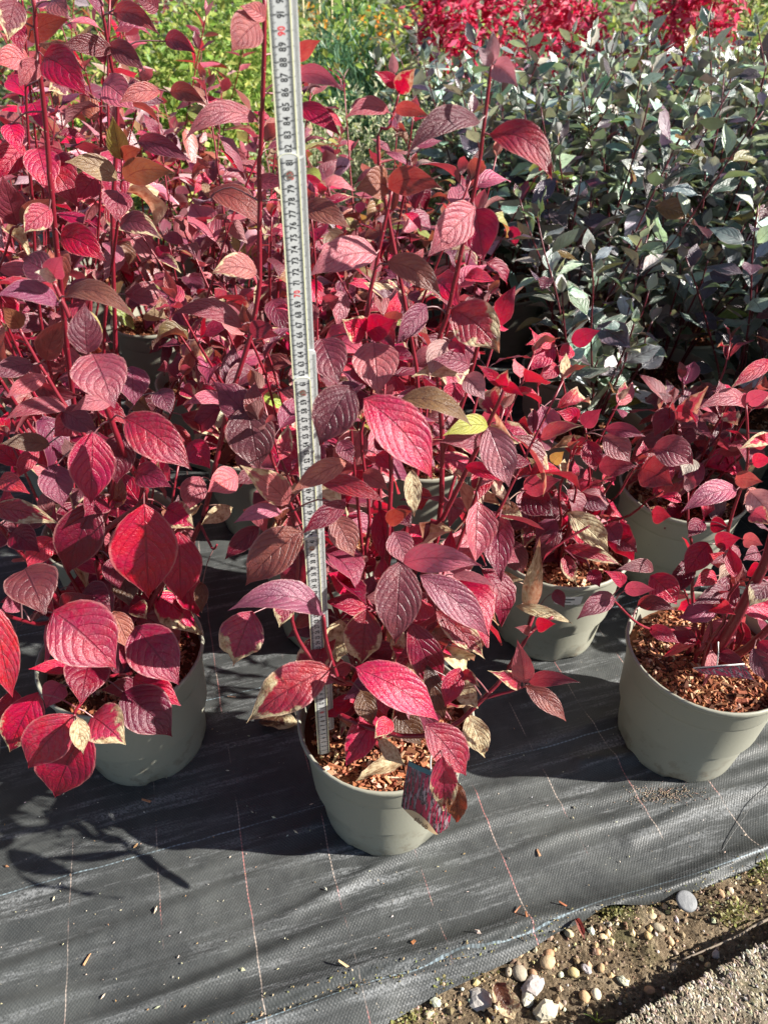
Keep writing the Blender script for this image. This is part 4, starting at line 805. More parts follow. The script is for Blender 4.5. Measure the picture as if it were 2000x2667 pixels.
# ------------------------------------------------------------------ the rest of the red bed
def red_plant(x, y, seed, nst, hr, spread, label, individual=True, pal=PAL_R, low=False, leafL=.08, thin=1.0, tmin=.05):
    t = thing('potted_dogwood', label, 'potted plant', (x, y, 0), 'potted red-leaved dogwoods in the bed'); rr = random.Random(seed)
    add_pot(t, MULCH_LOW if low else MULCH[2], low)
    grow(t, rr, 'r', nst, hr, spread, leafL, pal, z0=.212, thin=thin, tmin=tmin, gapr=(.045, .07))
    return t
red_plant(-.115, 1.10, 61, 18, (.12, .70), .23, 'red dogwood just behind the folding rule, its stems tangled with the centre plant', leafL=.09)
red_plant(.645, 1.27, 62, 15, (.06, .34), .25, 'low dark red dogwood in the shaded pot behind the pot on the right', leafL=.10)
red_plant(-.98, 1.05, 63, 12, (.2, 1.0), .24, 'tall red dogwood cut off by the left edge of the picture', leafL=.09)
red_plant(-.86, .72, 71, 6, (.2, .5), .18, 'crimson dogwood mostly out of view past the lower left edge', leafL=.09)
red_plant(-.30, 1.46, 64, 13, (.18, .80), .25, 'mauve-leaved dogwood in the third row just left of the folding rule', leafL=.09)
red_plant(.09, 1.42, 65, 13, (.15, .68), .22, 'mauve-leaved dogwood in the third row just right of the folding rule', leafL=.09)
red_plant(-.74, 1.48, 66, 13, (.2, .98), .25, 'mauve-leaved dogwood in the third row with tall bare red stems on the left', leafL=.09)
BACKR = 'mauve-red dogwood crowded among others in the back rows of the red bed'
def proto_red(seed):
    rr = random.Random(seed); t = link('tmp', None)
    a, b = grow(t, rr, 'r', 11, (.40, .80), .22, .085, PAL_B, individual=False, z0=.212, gapr=(.045, .07), tmin=.25)
    bpy.data.objects.remove(t)
    return a.mesh('stem', MAT['stem'], color=False), b.mesh('leaf', MAT['leaf_far'])
PROTO_R = [proto_red(q) for q in range(450, 455)]
k = 0
for yy, xs in ((1.80, (-1.35, -.92, -.48, -.05)), (2.12, (-1.6, -1.15, -.70, -.26, .18)), (2.45, (-1.9, -1.4, -.95, -.48, .0)), (2.8, (-2.1, -1.65, -1.2, -.75, -.3))):
    for xx in xs:
        k += 1; X, Y = xx + rnd.uniform(-.05, .05), yy + rnd.uniform(-.05, .05)
        if yy < 2: red_plant(X, Y, 200 + k, 12, (.16, .70) if xx > -.6 else (.18, .85), .25, BACKR, pal=PAL_B, low=True, leafL=.085, tmin=.2)
        else:
            t = thing('potted_dogwood', BACKR, 'potted plant', (X, Y, 0), 'potted red-leaved dogwoods in the bed', rnd.random() * 6.28)
            add_pot(t, MULCH_LOW, True); a, b = PROTO_R[k % 5]
            link('stem', a, t); lf = link('leaf', b, t); lf['kind'] = 'stuff'; t.scale = (1, 1, rnd.uniform(.88, .98) * (1.06 if xx < -.6 else .76))

# ------------------------------------------------------------------ the green-leaved bed on the right
def green_plant(x, y, seed, label, hr=(.38, .66), nst=9, pal=PAL_G, leafL=.088, thin=1):
    t = thing('potted_green_dogwood', label, 'potted plant', (x, y, 0), 'potted green-leaved dogwoods in the right-hand bed'); rr = random.Random(seed)
    add_pot(t, MULCH_LOW, True); grow(t, rr, 'g', nst, hr, .24, leafL, pal, z0=.212, gapr=(.040, .062), tmin=.12, thin=thin); return t
PG2 = {'u': 45, 'a': 20, 'r': 20, 's': 10, 'e': 5}
green_plant(.50, 1.52, 301, 'grey-green dogwood behind the small crimson leaves, foremost of the green bed', hr=(.12, .48), nst=12, thin=.85)
green_plant(1.02, 1.30, 302, 'dark purple-leaved dogwood at the right edge behind the right-hand pot', hr=(.3, .58), pal=PG2, leafL=.095)
green_plant(.90, 1.62, 303, 'purple-grey large-leaved dogwood in the front row of the green bed by the right edge', hr=(.35, .62), pal={'u': 35, 'a': 30, 'r': 10, 's': 15, 'e': 10}, leafL=.08)
PROTO = []
def proto_green(seed):
    rr = random.Random(seed); t = link('tmp', None)
    a, b = grow(t, rr, 'g', 13, (.30, .72), .25, .090, PAL_G, individual=False, z0=.212, gapr=(.042, .062), tmin=.22)
    bpy.data.objects.remove(t)
    return a.mesh('stem', MAT['stem_dark'], color=False), b.mesh('leaf', MAT['gleaf_far'])
PROTO = [proto_green(s) for s in range(400, 406)]
BACKG = 'grey-green dogwood packed among the many in the right-hand bed'
for xx, yy in ((1.42, 1.32), (1.80, 1.35), (1.32, 1.60), (1.70, 1.62), (2.1, 1.6)):
    t = thing('potted_green_dogwood', BACKG, 'potted plant', (xx, yy, 0), 'potted green-leaved dogwoods in the right-hand bed', rnd.random() * 6.28)
    add_pot(t, MULCH_LOW, True); a, b = PROTO[int(xx * 10) % 6]; link('stem', a, t); lf = link('leaf', b, t); lf['kind'] = 'stuff'
red_plant(1.02, 1.03, 305, 7, (.2, .5), .18, 'crimson dogwood reaching in from the right edge behind the front right pot', leafL=.08)
k = 0
for row, yy in enumerate((1.82, 2.10, 2.38, 2.68, 2.98, 3.3, 3.65, 4.0)):
    x = .47 + (row % 2) * .16 - .04 * row
    while x < yy * .56 + .95:
        k += 1; xx = x + rnd.uniform(-.05, .05); y2 = yy + rnd.uniform(-.05, .05)
        if row < 2 and xx < y2 * .6 + .1:
            green_plant(xx, y2, 500 + k, BACKG, hr=(.30, .68), nst=10)
        else:
            t = thing('potted_green_dogwood', BACKG, 'potted plant', (xx, y2, 0), 'potted green-leaved dogwoods in the right-hand bed', rnd.random() * 6.28)
            add_pot(t, MULCH_LOW, True); a, b = PROTO[k % 6]
            link('stem', a, t); lf = link('leaf', b, t); lf['kind'] = 'stuff'; t.scale = (1, 1, rnd.uniform(.92, 1.08) * (1 if row < 5 else .90))
        x += .34

# ------------------------------------------------------------------ shrubs and flowers beyond the beds
def shrub(name, label, cat, loc, rx, rz, n, size, cols, seed, group=None, stems=7, ratio=.55, upright=.3, clump=9, narrow=False, stemcol=(.12, .09, .05), base=.0, puff=.6):
    rr = random.Random(seed); t = thing(name, label, cat, loc, group); mb = MB(); sb = MB(); cl = []
    for i in range(clump):
        a = rr.random() * 6.283; q = math.sqrt(rr.random()); cl.append(Vector((rx * q * math.cos(a) * .8, rx * q * math.sin(a) * .8, base + rz * (.35 + .65 * rr.random() * (1 - .4 * q * q)))))
    for i in range(stems):
        c = cl[i % clump]; tube(sb, [Vector((c.x * .15, c.y * .15, 0)), Vector((c.x * .6, c.y * .6, c.z * .5)), c], .008, .003, 4, stemcol, False)
    for i in range(n):
        c = rr.choice(cl); s_ = rx * .42
        p = c + Vector((rr.gauss(0, s_ * puff), rr.gauss(0, s_ * puff), rr.gauss(0, rz * .27 * puff)))
        if p.z < .02: p.z = rr.uniform(.02, rz * .5)
        d = Vector((rr.gauss(0, 1), rr.gauss(0, 1), rr.gauss(upright, .6))).normalized(); x, y = frame(d); a = rr.random() * 6.28
        s = x * math.cos(a) + y * math.sin(a); L = size * rr.uniform(.6, 1.25); W = L * ratio * .5
        col = jit(rr.choice(cols), .22, rr)
        nn = d.cross(s) * L * .08
        mb.add([p, p + d * L * .45 + s * W + nn, p + d * L, p + d * L * .45 - s * W + nn], [(0, 1, 2, 3)], col)
    sb.obj('stem', STEMB, t); o = mb.obj('foliage', MAT['shrub'], t, smooth=False, uv=False); o['kind'] = 'stuff'
    return t
STEMB = attr_mat('shrub_stem', rough=.7, bump=.2)
def at(pxx, Y): return Vector(((pxx - 1000) / FPX * (Y * CP + .5 * SP), Y, -.05))
CRIM = [(.56, .018, .075), (.66, .06, .14), (.42, .008, .04), (.72, .16, .24)]
VARI = [(.55, .58, .36), (.66, .66, .46), (.30, .38, .17), (.46, .50, .28)]
GRN = [(.15, .25, .05), (.22, .33, .07), (.09, .16, .03), (.30, .38, .10)]
YGR = [(.36, .42, .09), (.44, .47, .14), (.22, .30, .06)]
BLUE = [(.10, .22, .12), (.14, .28, .15), (.07, .15, .08)]
for i, (X, Y, rx, rz, lab) in enumerate(((1225, 4.55, .32, 1.12, 'crimson spindle shrub standing left behind the green bed'), (1440, 4.75, .30, 1.13, 'crimson spindle shrub in the middle behind the green bed'), (1785, 4.5, .27, 1.16, 'crimson spindle shrub on the right beside the cream variegated bush'))):
    shrub('spindle_shrub', lab, 'shrub', at(X, Y), rx, rz, 1700, .058, CRIM, 600 + i, 'crimson shrubs behind the green bed', upright=-.5, ratio=.45, clump=30, puff=.28, stemcol=(.16, .05, .04), base=.1)
shrub('variegated_bush', 'cream and green variegated bush in the top right corner', 'shrub', at(1950, 4.6), .48, 1.10, 3600, .038, [(.34, .38, .14), (.48, .48, .22), (.14, .20, .06), (.10, .14, .05)], 610, clump=16)
for i, (X, Y, rx, rz, lab) in enumerate(((810, 3.25, .30, .66, 'pale cream-green low shrub right beside the folding rule, behind the red bed'), (960, 3.2, .32, .64, 'pale cream-green low shrub in the gap behind the red bed, nearest the dark bed'), (1110, 3.5, .32, .62, 'pale low shrub partly behind the tall stem with curled top leaves'))):
    shrub('pale_shrub', lab, 'shrub', at(X, Y), rx, rz, 2600, .030, VARI, 620 + i, 'pale cream-green low shrubs', clump=18, upright=.8, ratio=.4)
shrub('grass_clump', 'blue-green feathery clump in front of the orange flowers', 'ornamental grass', at(905, 4.5), .30, .72, 2600, .10, BLUE, 630, ratio=.08, upright=1.5, clump=14)
shrub('leafy_bush', 'bright green leafy bush just right of the folding rule near the top', 'shrub', at(790, 5.0), .38, .92, 1900, .075, GRN, 631, clump=12)
shrub('leafy_bush', 'yellow-green bush beside the blue-green feathery clump', 'shrub', at(1030, 4.9), .34, .78, 1700, .06, YGR, 632, clump=12)
for i, (X, Y, rx, rz, lab) in enumerate(((410, 3.5, .40, .95, 'sunlit yellow-green bush between red stems at the top left'), (560, 3.7, .42, .92, 'sunlit green bush just left of the folding rule at the top'), (200, 3.9, .45, .95, 'green bush showing through the tall stems in the top left corner'), (480, 4.6, .45, 1.02, 'light green bush further back at the top left'), (690, 4.2, .4, .88, 'green bush half hidden behind the folding rule'))):
    shrub('leafy_bush', lab, 'shrub', at(X, Y), rx, rz, 3000, .045, YGR + GRN[:2], 640 + i, 'sunlit green bushes behind the red bed', clump=16)
# strip of orange flowers
ORG = [(.75, .30, .02), (.80, .38, .04), (.60, .20, .02), (.25, .28, .06)]
for i in range(7):
    shrub('flower_clump', 'orange flowering clump in the strip of orange flowers far behind', 'flowers', at(790 + i * 48, 7.2 + .1 * (i % 2)), .26, .66, 700, .05, ORG, 660 + i, 'strip of orange flowers', clump=8)
FARL = [q + ' shrub among the mixed rows of nursery plants far behind' for q in ('bright green', 'yellow-green', 'dull olive', 'dark red', 'pale grey-green')]
FARC = [GRN, YGR, [(.10, .13, .05), (.16, .18, .08)], [(.18, .03, .05), (.25, .06, .07)], [(.2, .24, .14), (.3, .33, .2)]]
k = 0
for Y in (5.8, 6.6, 8.2, 9.5, 11, 13):
    for X in range(-250, 2300, int(1100 / Y) + 60):
        k += 1
        if 760 < X < 1100 and 6.8 < Y < 8: continue
        shrub('nursery_shrub', FARL[(k * 7 + k // 3) % 5] if X < 1500 or k % 3 else FARL[0], 'shrub', at(X + rnd.uniform(-30, 30), Y + rnd.uniform(-.25, .25)), .40, rnd.uniform(.65, .95) if Y < 10 else .8, 420, .09, FARC[(k * 7 + k // 3) % 5] if X < 1500 or k % 3 else FARC[0], 700 + k, 'mixed nursery shrubs far behind', stems=4, clump=8)
MAT['cane'] = simple('bamboo', (.55, .46, .26), .5, .4, .2, 20)
for i, (X, Y) in enumerate(((770, 5.3), (800, 5.35), (835, 5.5), (868, 5.6), (895, 5.9), (925, 6.0), (545, 4.2))):
    mb = MB(); b = at(X, Y); top = 1.30
    tube(mb, [(0, 0, 0), (rnd.uniform(-.02, .02), 0, top * .5), (rnd.uniform(-.04, .04), 0, top)], .007, .005, 6)
    tag(mb.obj('bamboo_cane', MAT['cane'], None, b, color=False), 'thin pale bamboo cane standing upright among the far green bushes', 'plant stake', 'bamboo canes among the far bushes')

# ------------------------------------------------------------------ folding rule
def rule_material():
    T = NT('pale_rule'); o = T.coord(); n = T.noise(o, 60, 5, .7); n2 = T.noise(o, 9, 3)
    c = T.mix(n, (.40, .41, .41), (.50, .51, .50)); c = T.mix(T.M('MULTIPLY', T.step(.6, .72, n), .35), c, (.40, .38, .33))
    return T.done(T.bsdf(c, .38, .5))
MAT['rule'] = rule_material()
MAT['rule_edge'] = simple('rule_edge', (.66, .66, .42), .4, var=.1)
MAT['ink'] = simple('black_ink', (.02, .02, .022), .5, var=.05)
MAT['red_ink'] = simple('red_ink', (.60, .02, .03), .5, var=.05)
MAT['steel'] = simple('rivet_metal', (.42, .40, .36), .3, .5, .1, 50, Metallic=.9)
GLY = {}
def glyph(ch):
    if ch in GLY: return GLY[ch]
    cu = bpy.data.curves.new('t', 'FONT'); cu.body = ch; cu.size = 1; cu.resolution_u = 3; cu.fill_mode = 'FRONT'; cu.offset = .022
    o = bpy.data.objects.new('t', cu); COL.objects.link(o); dg = bpy.context.evaluated_depsgraph_get()
    me = o.evaluated_get(dg).to_mesh(); v = [tuple(q.co) for q in me.vertices]; f = [tuple(p.vertices) for p in me.polygons]
    o.evaluated_get(dg).to_mesh_clear(); COL.objects.unlink(o); bpy.data.objects.remove(o); bpy.data.curves.remove(cu)
    xs = [q[0] for q in v] or [0, .3]; GLY[ch] = (v, f, min(xs), max(xs)); return GLY[ch]
def text_geo(mb, s, org, dx, dy, size, cond=1.0):
    """flat lettering: org left baseline, dx reading direction, dy up direction"""
    x = 0
    for ch in s:
        if ch == ' ': x += .35; continue
        v, f, a, b = glyph(ch)
        mb.add([org + dx * ((q[0] - a + x) * size * cond) + dy * (q[1] * size) for q in v], f); x += b - a + .09
    return x * size * cond
def build_rule():
    base = P(844, 1964, .625); top = P(735, 41, .632)
    rt = thing('folding_rule', 'white folding rule with centimetre numbers standing upright in the centre pot', 'folding ruler', base)
    ax = (top - base).normalized(); L91 = (top - base).length; cm = L91 / 91.0
    yaw = R(14); sx = Vector((math.cos(yaw), math.sin(yaw), 0)); sx = (sx - ax * sx.dot(ax)).normalized(); nz = sx.cross(ax).normalized()   # nz: towards the camera
    W, TH = .0168, .0030
    def box_section(mb, z0, z1, x0, d0, th=TH, w_=W):
        segs = 7; out = []
        for k in range(segs + 1):
            a = math.pi * k / segs; out.append((x0 - w_ / 2 * math.cos(a), z1 - w_ * .22 + w_ * .22 * math.sin(a)))
        for k in range(segs + 1):
            a = math.pi * k / segs; out.append((x0 + w_ / 2 * math.cos(a), z0 + w_ * .22 - w_ * .22 * math.sin(a)))
        fr = [sx * q[0] + ax * q[1] + nz * d0 for q in out]; bk = [p - nz * th for p in fr]; n = len(out)
        mb.add(fr + bk, [tuple(reversed(range(n))), tuple(range(n, 2 * n))] + [(i, (i + 1) % n, n + (i + 1) % n, n + i) for i in range(n)])
    secs = [(0, 21.7, .0), (18.4, 41.7, -.0031), (38.4, 61.7, -.0062), (58.4, 81.7, -.0093), (78.4, 101.5, -.0124)]
    for i, (a, b, d) in enumerate(secs):
        mb = MB(); box_section(mb, a * cm, b * cm, 0, d)
        so_ = mb.obj('rule_section', MAT['rule'], rt, color=False, smooth=False)
        eb = MB()                                            # pale yellow rim line round the end and along the edge
        for q in (-1, 1):
            x0 = q * (W / 2 - .0004)
            c0 = [sx * (x0 - .0005) + ax * (a * cm + .004), sx * (x0 + .0005) + ax * (a * cm + .004), sx * (x0 + .0005) + ax * (b * cm - .004), sx * (x0 - .0005) + ax * (b * cm - .004)]
            eb.add([p + nz * (d + .0003) for p in c0], [(0, 1, 2, 3)])
        arc = []
        for k in range(9):
            t = math.pi * k / 8
            for rr_ in (1.0, .90): arc.append(sx * (-W / 2 * rr_ * math.cos(t)) + ax * (b * cm - W * .22 + W * .22 * rr_ * math.sin(t)) + nz * (d + .0003))
        eb.add(arc, [(2 * k, 2 * k + 1, 2 * k + 3, 2 * k + 2) for k in range(8)])
        eb.obj('edge_line', MAT['rule_edge'], so_, color=False, smooth=False)
        ib = MB(); rb = MB(); off = nz * (d + .00035)
        lo = a if i == 0 else secs[i - 1][1] + .15
        for m in range(int(math.ceil(lo * 10)), int((b - .3) * 10)):
            z = m / 10 * cm; ln = .0052 if m % 10 == 0 else (.0040 if m % 5 == 0 else .0028); hw = .0002 if m % 10 else .00028
            for q in (-1, 1):
                xa = q * (W / 2 - .0010); xb = q * (W / 2 - .0010 - ln * (1 if q < 0 else .75))
                ib.add([sx * xa + ax * (z - hw) + off, sx * xb + ax * (z - hw) + off, sx * xb + ax * (z + hw) + off, sx * xa + ax * (z + hw) + off], [(0, 1, 2, 3)])
        for n in range(1, 102):
            if not (lo + .1 < n < b - .1): continue
            tgt = rb if n % 10 == 0 else ib; s = str(n); sz = .0078
            wid = sum(glyph(ch)[3] - glyph(ch)[2] + .09 for ch in s) * sz * .74
            text_geo(tgt, s, ax * (n * cm - wid / 2) + sx * .0032 + off * 1.02, ax, -sx, sz, .74)
        ib.obj('printed_scale', MAT['ink'], so_, color=False, smooth=False, uv=False)
        if rb.f: rb.obj('printed_numbers', MAT['red_ink'], so_, color=False, smooth=False, uv=False)
        if i:                                                # rivet ring on the hinge
            hb = MB(); zc = (a + secs[i - 1][1]) / 2 * cm; dd = secs[i - 1][2]
            for r_in, r_out, h in ((.0, .0016, .0006), (.0024, .0036, .0008)):
                v = []; f = []
                for k in range(16):
                    t = 2 * math.pi * k / 16
                    for r_ in (r_in, r_out): v.append(sx * r_ * math.cos(t) + ax * (zc + r_ * math.sin(t)) + nz * (dd + h))
                for k in range(16): f.append((2 * k, 2 * k + 1, (2 * k + 3) % 32, (2 * k + 2) % 32))
                hb.add(v, f)
            hb.obj('rivet', MAT['steel'], so_, color=False, smooth=False, uv=False)
    # the unused half, folded back behind on the right
    for j, (z0, z1) in enumerate(((3.2, 24.2), (21, 44), (41, 64), (61, 84), (81, 103))):
        mb = MB(); d = -.0165 - .0031 * (j % 2); x0 = .0105 - j * .0012
        box_section(mb, z0 * cm, z1 * cm, x0, d); so_ = mb.obj('rule_section', MAT['rule'], rt, color=False, smooth=False)
        ib = MB()
        for m in range(int(z0 * 10) + 4, int(z1 * 10) - 4):
            z = m / 10 * cm; ln = .0052 if m % 10 == 0 else .003
            xa = x0 + W / 2 - .0008; xb = xa - ln; hw = .00014
            ib.add([sx * xa + ax * (z - hw) + nz * (d + .0003), sx * xb + ax * (z - hw) + nz * (d + .0003), sx * xb + ax * (z + hw) + nz * (d + .0003), sx * xa + ax * (z + hw) + nz * (d + .0003)], [(0, 1, 2, 3)])
        for n in range(int(z0) + 1, int(z1)):
            text_geo(ib, str(200 - n), ax * (n * cm - .0035) + sx * (x0 + .002) + nz * (d + .0003), ax, -sx, .0060, .5)
        ib.obj('printed_scale', MAT['ink'], so_, color=False, smooth=False, uv=False)
build_rule()

# ------------------------------------------------------------------ plant tags, pot stickers
def tag_material(name, dark=False):
    T = NT(name); uv = T.n('ShaderNodeUVMap').outputs[0]
    mp = T.n('ShaderNodeMapping'); mp.inputs['Scale'].default_value = (26, 3.2, 1); mp.inputs['Rotation'].default_value = (0, 0, .10); T.put(mp.inputs[0], uv)
    mp2 = T.n('ShaderNodeMapping'); mp2.inputs['Scale'].default_value = (20, 3.5, 1); mp2.inputs['Rotation'].default_value = (0, 0, -.35); T.put(mp2.inputs[0], uv)
    a = T.noise(mp.outputs[0], 1, 2, .5, .4); b = T.noise(mp2.outputs[0], 1, 3, .5, .6); c0 = T.noise(uv, 14, 4, .7)
    c = T.mix(T.step(.45, .6, c0), (.02, .012, .016), (.17, .10, .11))
    c = T.mix(T.step(.54, .60, b), c, (.30, .22, .24)); c = T.mix(T.step(.50, .56, a), c, (.30, .012, .045))
    return T.done(T.bsdf(c, .25, .5))
MAT['tag_print'] = tag_material('winter_stems_print')
MAT['tag_tan'] = simple('tan_print', (.62, .43, .24), .3, var=.06); MAT['tag_teal'] = simple('teal_print', (.06, .16, .17), .3, var=.1); MAT['tag_ink'] = simple('brown_ink', (.16, .10, .06), .5, var=.05)
def build_tag():
    # corners of the card in the photograph
    c = {k: P(*px('k', *q), Y) for k, (q, Y) in {'tl': ((955, 40), .545), 'tr': ((1115, 30), .54), 'bl': ((935, 315), .515), 'br': ((1240, 400), .495), 'bm': ((1165, 505), .492)}.items()}
    o0 = c['tl'].copy(); t = thing('plant_tag', 'glossy plant tag picturing red winter stems hanging over the rim of the centre pot', 'plant label', o0)
    X = (c['br'] - c['bl']).normalized(); Yv = (c['tl'] - c['bl']); h = Yv.length; w_ = (c['br'] - c['bl']).length
    Yv = (Yv - X * Yv.dot(X)).normalized(); N = X.cross(Yv)
    def pt(u, v, e=0): return c['bl'] - o0 + X * (u * w_) + Yv * (v * h) + N * (.010 * math.sin(u * 2.6) + e - .006 * v * v)
    def outline(u):                                           # rounded lower edge of the card
        lo = -.42 * u if u < .8 else -.42 * .8 + (u - .8) * 1.2
        return lo
    mb = MB(); nu, nv = 12, 6
    v = []; uvs = []
    for i in range(nu + 1):
        u = i / nu; lo = outline(u)
        for j in range(nv + 1):
            q = lo + (1.0 - lo) * j / nv; v.append(pt(u, q)); uvs.append((u, q))
    m = nv + 1; n0 = len(v); v += [p - N * .0007 for p in v]; uvs += uvs
    f = [(i * m + j, (i + 1) * m + j, (i + 1) * m + j + 1, i * m + j + 1) for i in range(nu) for j in range(nv)]
    f += [tuple(n0 + k for k in reversed(q)) for q in list(f)]
    mb.add(v, f, (1, 1, 1), uvs); mb.obj('card', MAT['tag_print'], t, color=False)
    # tan corner with the printed word
    def patch(name, mat, cells, e=.0006):
        b = MB(); vv = []; ff = []
        n = len(cells)
        for u, lo, hi in cells: vv += [pt(u, lo, e), pt(u, hi, e)]
        ff = [(2 * k, 2 * k + 2, 2 * k + 3, 2 * k + 1) for k in range(n - 1)]
        b.add(vv, ff); return b.obj(name, mat, t, color=False)
    patch('tan_corner', MAT['tag_tan'], [(u, outline(u) + .004, outline(u) + .004 + .20 * math.sin(math.pi * min(1, max(0, (u - .08) / .74))) ** .8) for u in np.linspace(.08, .82, 13)])
    patch('teal_band', MAT['tag_teal'], [(u, .90, .995) for u in np.linspace(.02, .98, 8)])
    b = MB(); dx = (pt(.6, -.25, 0) - pt(.3, -.13, 0)).normalized(); dy = N.cross(dx); text_geo(b, 'shrub', pt(.32, -.10, .0016) - dy * .002, dx, dy, .0095, .9)
    b.obj('printed_word', MAT['tag_ink'], t, color=False, smooth=False, uv=False)
    sb = MB(); tube(sb, [P(*px('h', 1100, 1440), .53) - o0, P(*px('h', 1125, 1500), .525) - o0, P(*px('h', 1115, 1640), .535) - o0, pt(.5, .98)], .0011, .0011, 5); sb.obj('tie', MAT['white_print'], t, color=False)
    # second tag, lying in the right pot
    q = [P(*px('i', *a), Y) for a, Y in (((1195, 1045), .735), ((1510, 1020), .715), ((1575, 1115), .70), ((1250, 1075), .72))]
    q0 = q[0].copy(); q = [p - q0 for p in q]; t2 = thing('plant_tag', 'red plant tag lying folded on the bark mulch of the right-hand pot', 'plant label', q0)
    b = MB(); dn = Vector((0, 0, -.0008)); b.add(q + [p + dn for p in q], [(3, 2, 1, 0), (4, 5, 6, 7), (0, 1, 5, 4), (1, 2, 6, 5), (2, 3, 7, 6), (3, 0, 4, 7)], (1, 1, 1), [(0, 1), (1, 1), (1, 0), (0, 0)] * 2)
    b.obj('card', MAT['tag_print'], t2, color=False, smooth=False)
    b = MB(); tube(b, [q[0] + Vector((0, 0, .001)), q[1] + Vector((0, 0, .001))], .0011, .0011, 5); b.obj('card_edge', MAT['white_print'], t2, color=False)
    b = MB(); tube(b, [P(*px('i', 1350, 880), .745) - q0, P(*px('i', 1350, 950), .735) - q0, P(*px('i', 1340, 1030), .728) - q0], .0009, .0009, 5); b.obj('tie', MAT['white_print'], t2, color=False)
build_tag()
def sticker(plant, az, z, w_, h, lines):
    """white label on the pot wall, a part of the plant"""
    mb = MB(); ib = MB()
    def wall(a, zz, e): r = (.1235 + (zz - .186) * .13 if zz > .181 else .104 + .085 * zz) + e; return Vector((r * math.cos(a), r * math.sin(a), zz + .004))
    n = 8; aw = w_ / .125; v = []
    for k in range(n + 1):
        a = az - aw / 2 + aw * k / n; v += [wall(a, z, .0009), wall(a, z + h, .0009)]
    mb.add(v, [(2 * k, 2 * k + 2, 2 * k + 3, 2 * k + 1) for k in range(n)]); o = mb.obj('pot_sticker', MAT['white_print'], plant, color=False)
    for (f0, f1, y0, y1) in lines:
        v = []
        for k in range(n + 1):
            a = az - aw / 2 + aw * (f0 + (f1 - f0) * k / n); v += [wall(a, z + h * y0, .0014), wall(a, z + h * y1, .0014)]
        ib.add(v, [(2 * k, 2 * k + 2, 2 * k + 3, 2 * k + 1) for k in range(n)])
    if ib.f: ib.obj('printed_block', MAT['ink'], o, color=False)
sticker(plant_D, R(268), .188, .05, .024, [(.30, .72, .60, .74), (.30, .60, .30, .40)])
sticker(plant_B, R(300), .135, .020, .028, [])

# ------------------------------------------------------------------ stones, litter and small things on the ground
def stone_mesh(mb, c, r, rr, col, flat=.65, ang=False):
    q = 10; pts = []; fs = []; e = Vector((1, rr.uniform(.6, .9), flat * rr.uniform(.7, 1))); yaw = Matrix.Rotation(rr.random() * 6.28, 3, 'Z'); sd_ = rr.random() * 100
    rings = 7
    for i in range(rings + 1):
        th = math.pi * i / rings
        for k in range(q):
            ph = 2 * math.pi * k / q; d = Vector((math.sin(th) * math.cos(ph), math.sin(th) * math.sin(ph), math.cos(th)))
            f = 1 + (.42 if ang else .18) * mnoise.noise(d * 1.5 + Vector((sd_, 0, 0))) + (.16 if ang else .05) * mnoise.noise(d * 4 + Vector((sd_, 5, 0)))
            if ang: f = min(f, 1.02 / max(.05, abs(d.z) + .25 * abs(d.x)))
            pts.append(c + yaw @ Vector((d.x * e.x * r * f, d.y * e.y * r * f, d.z * e.z * r * f)))
    for i in range(rings):
        for k in range(q): fs.append((i * q + k, (i + 1) * q + k, (i + 1) * q + (k + 1) % q, i * q + (k + 1) % q))
    mb.add(pts, fs, col)
TANS = [(.44, .32, .16), (.52, .42, .27), (.36, .22, .12), (.50, .36, .20), (.34, .27, .20), (.55, .50, .40)]
GREYS = [(.44, .41, .35), (.52, .48, .40), (.34, .32, .28)]
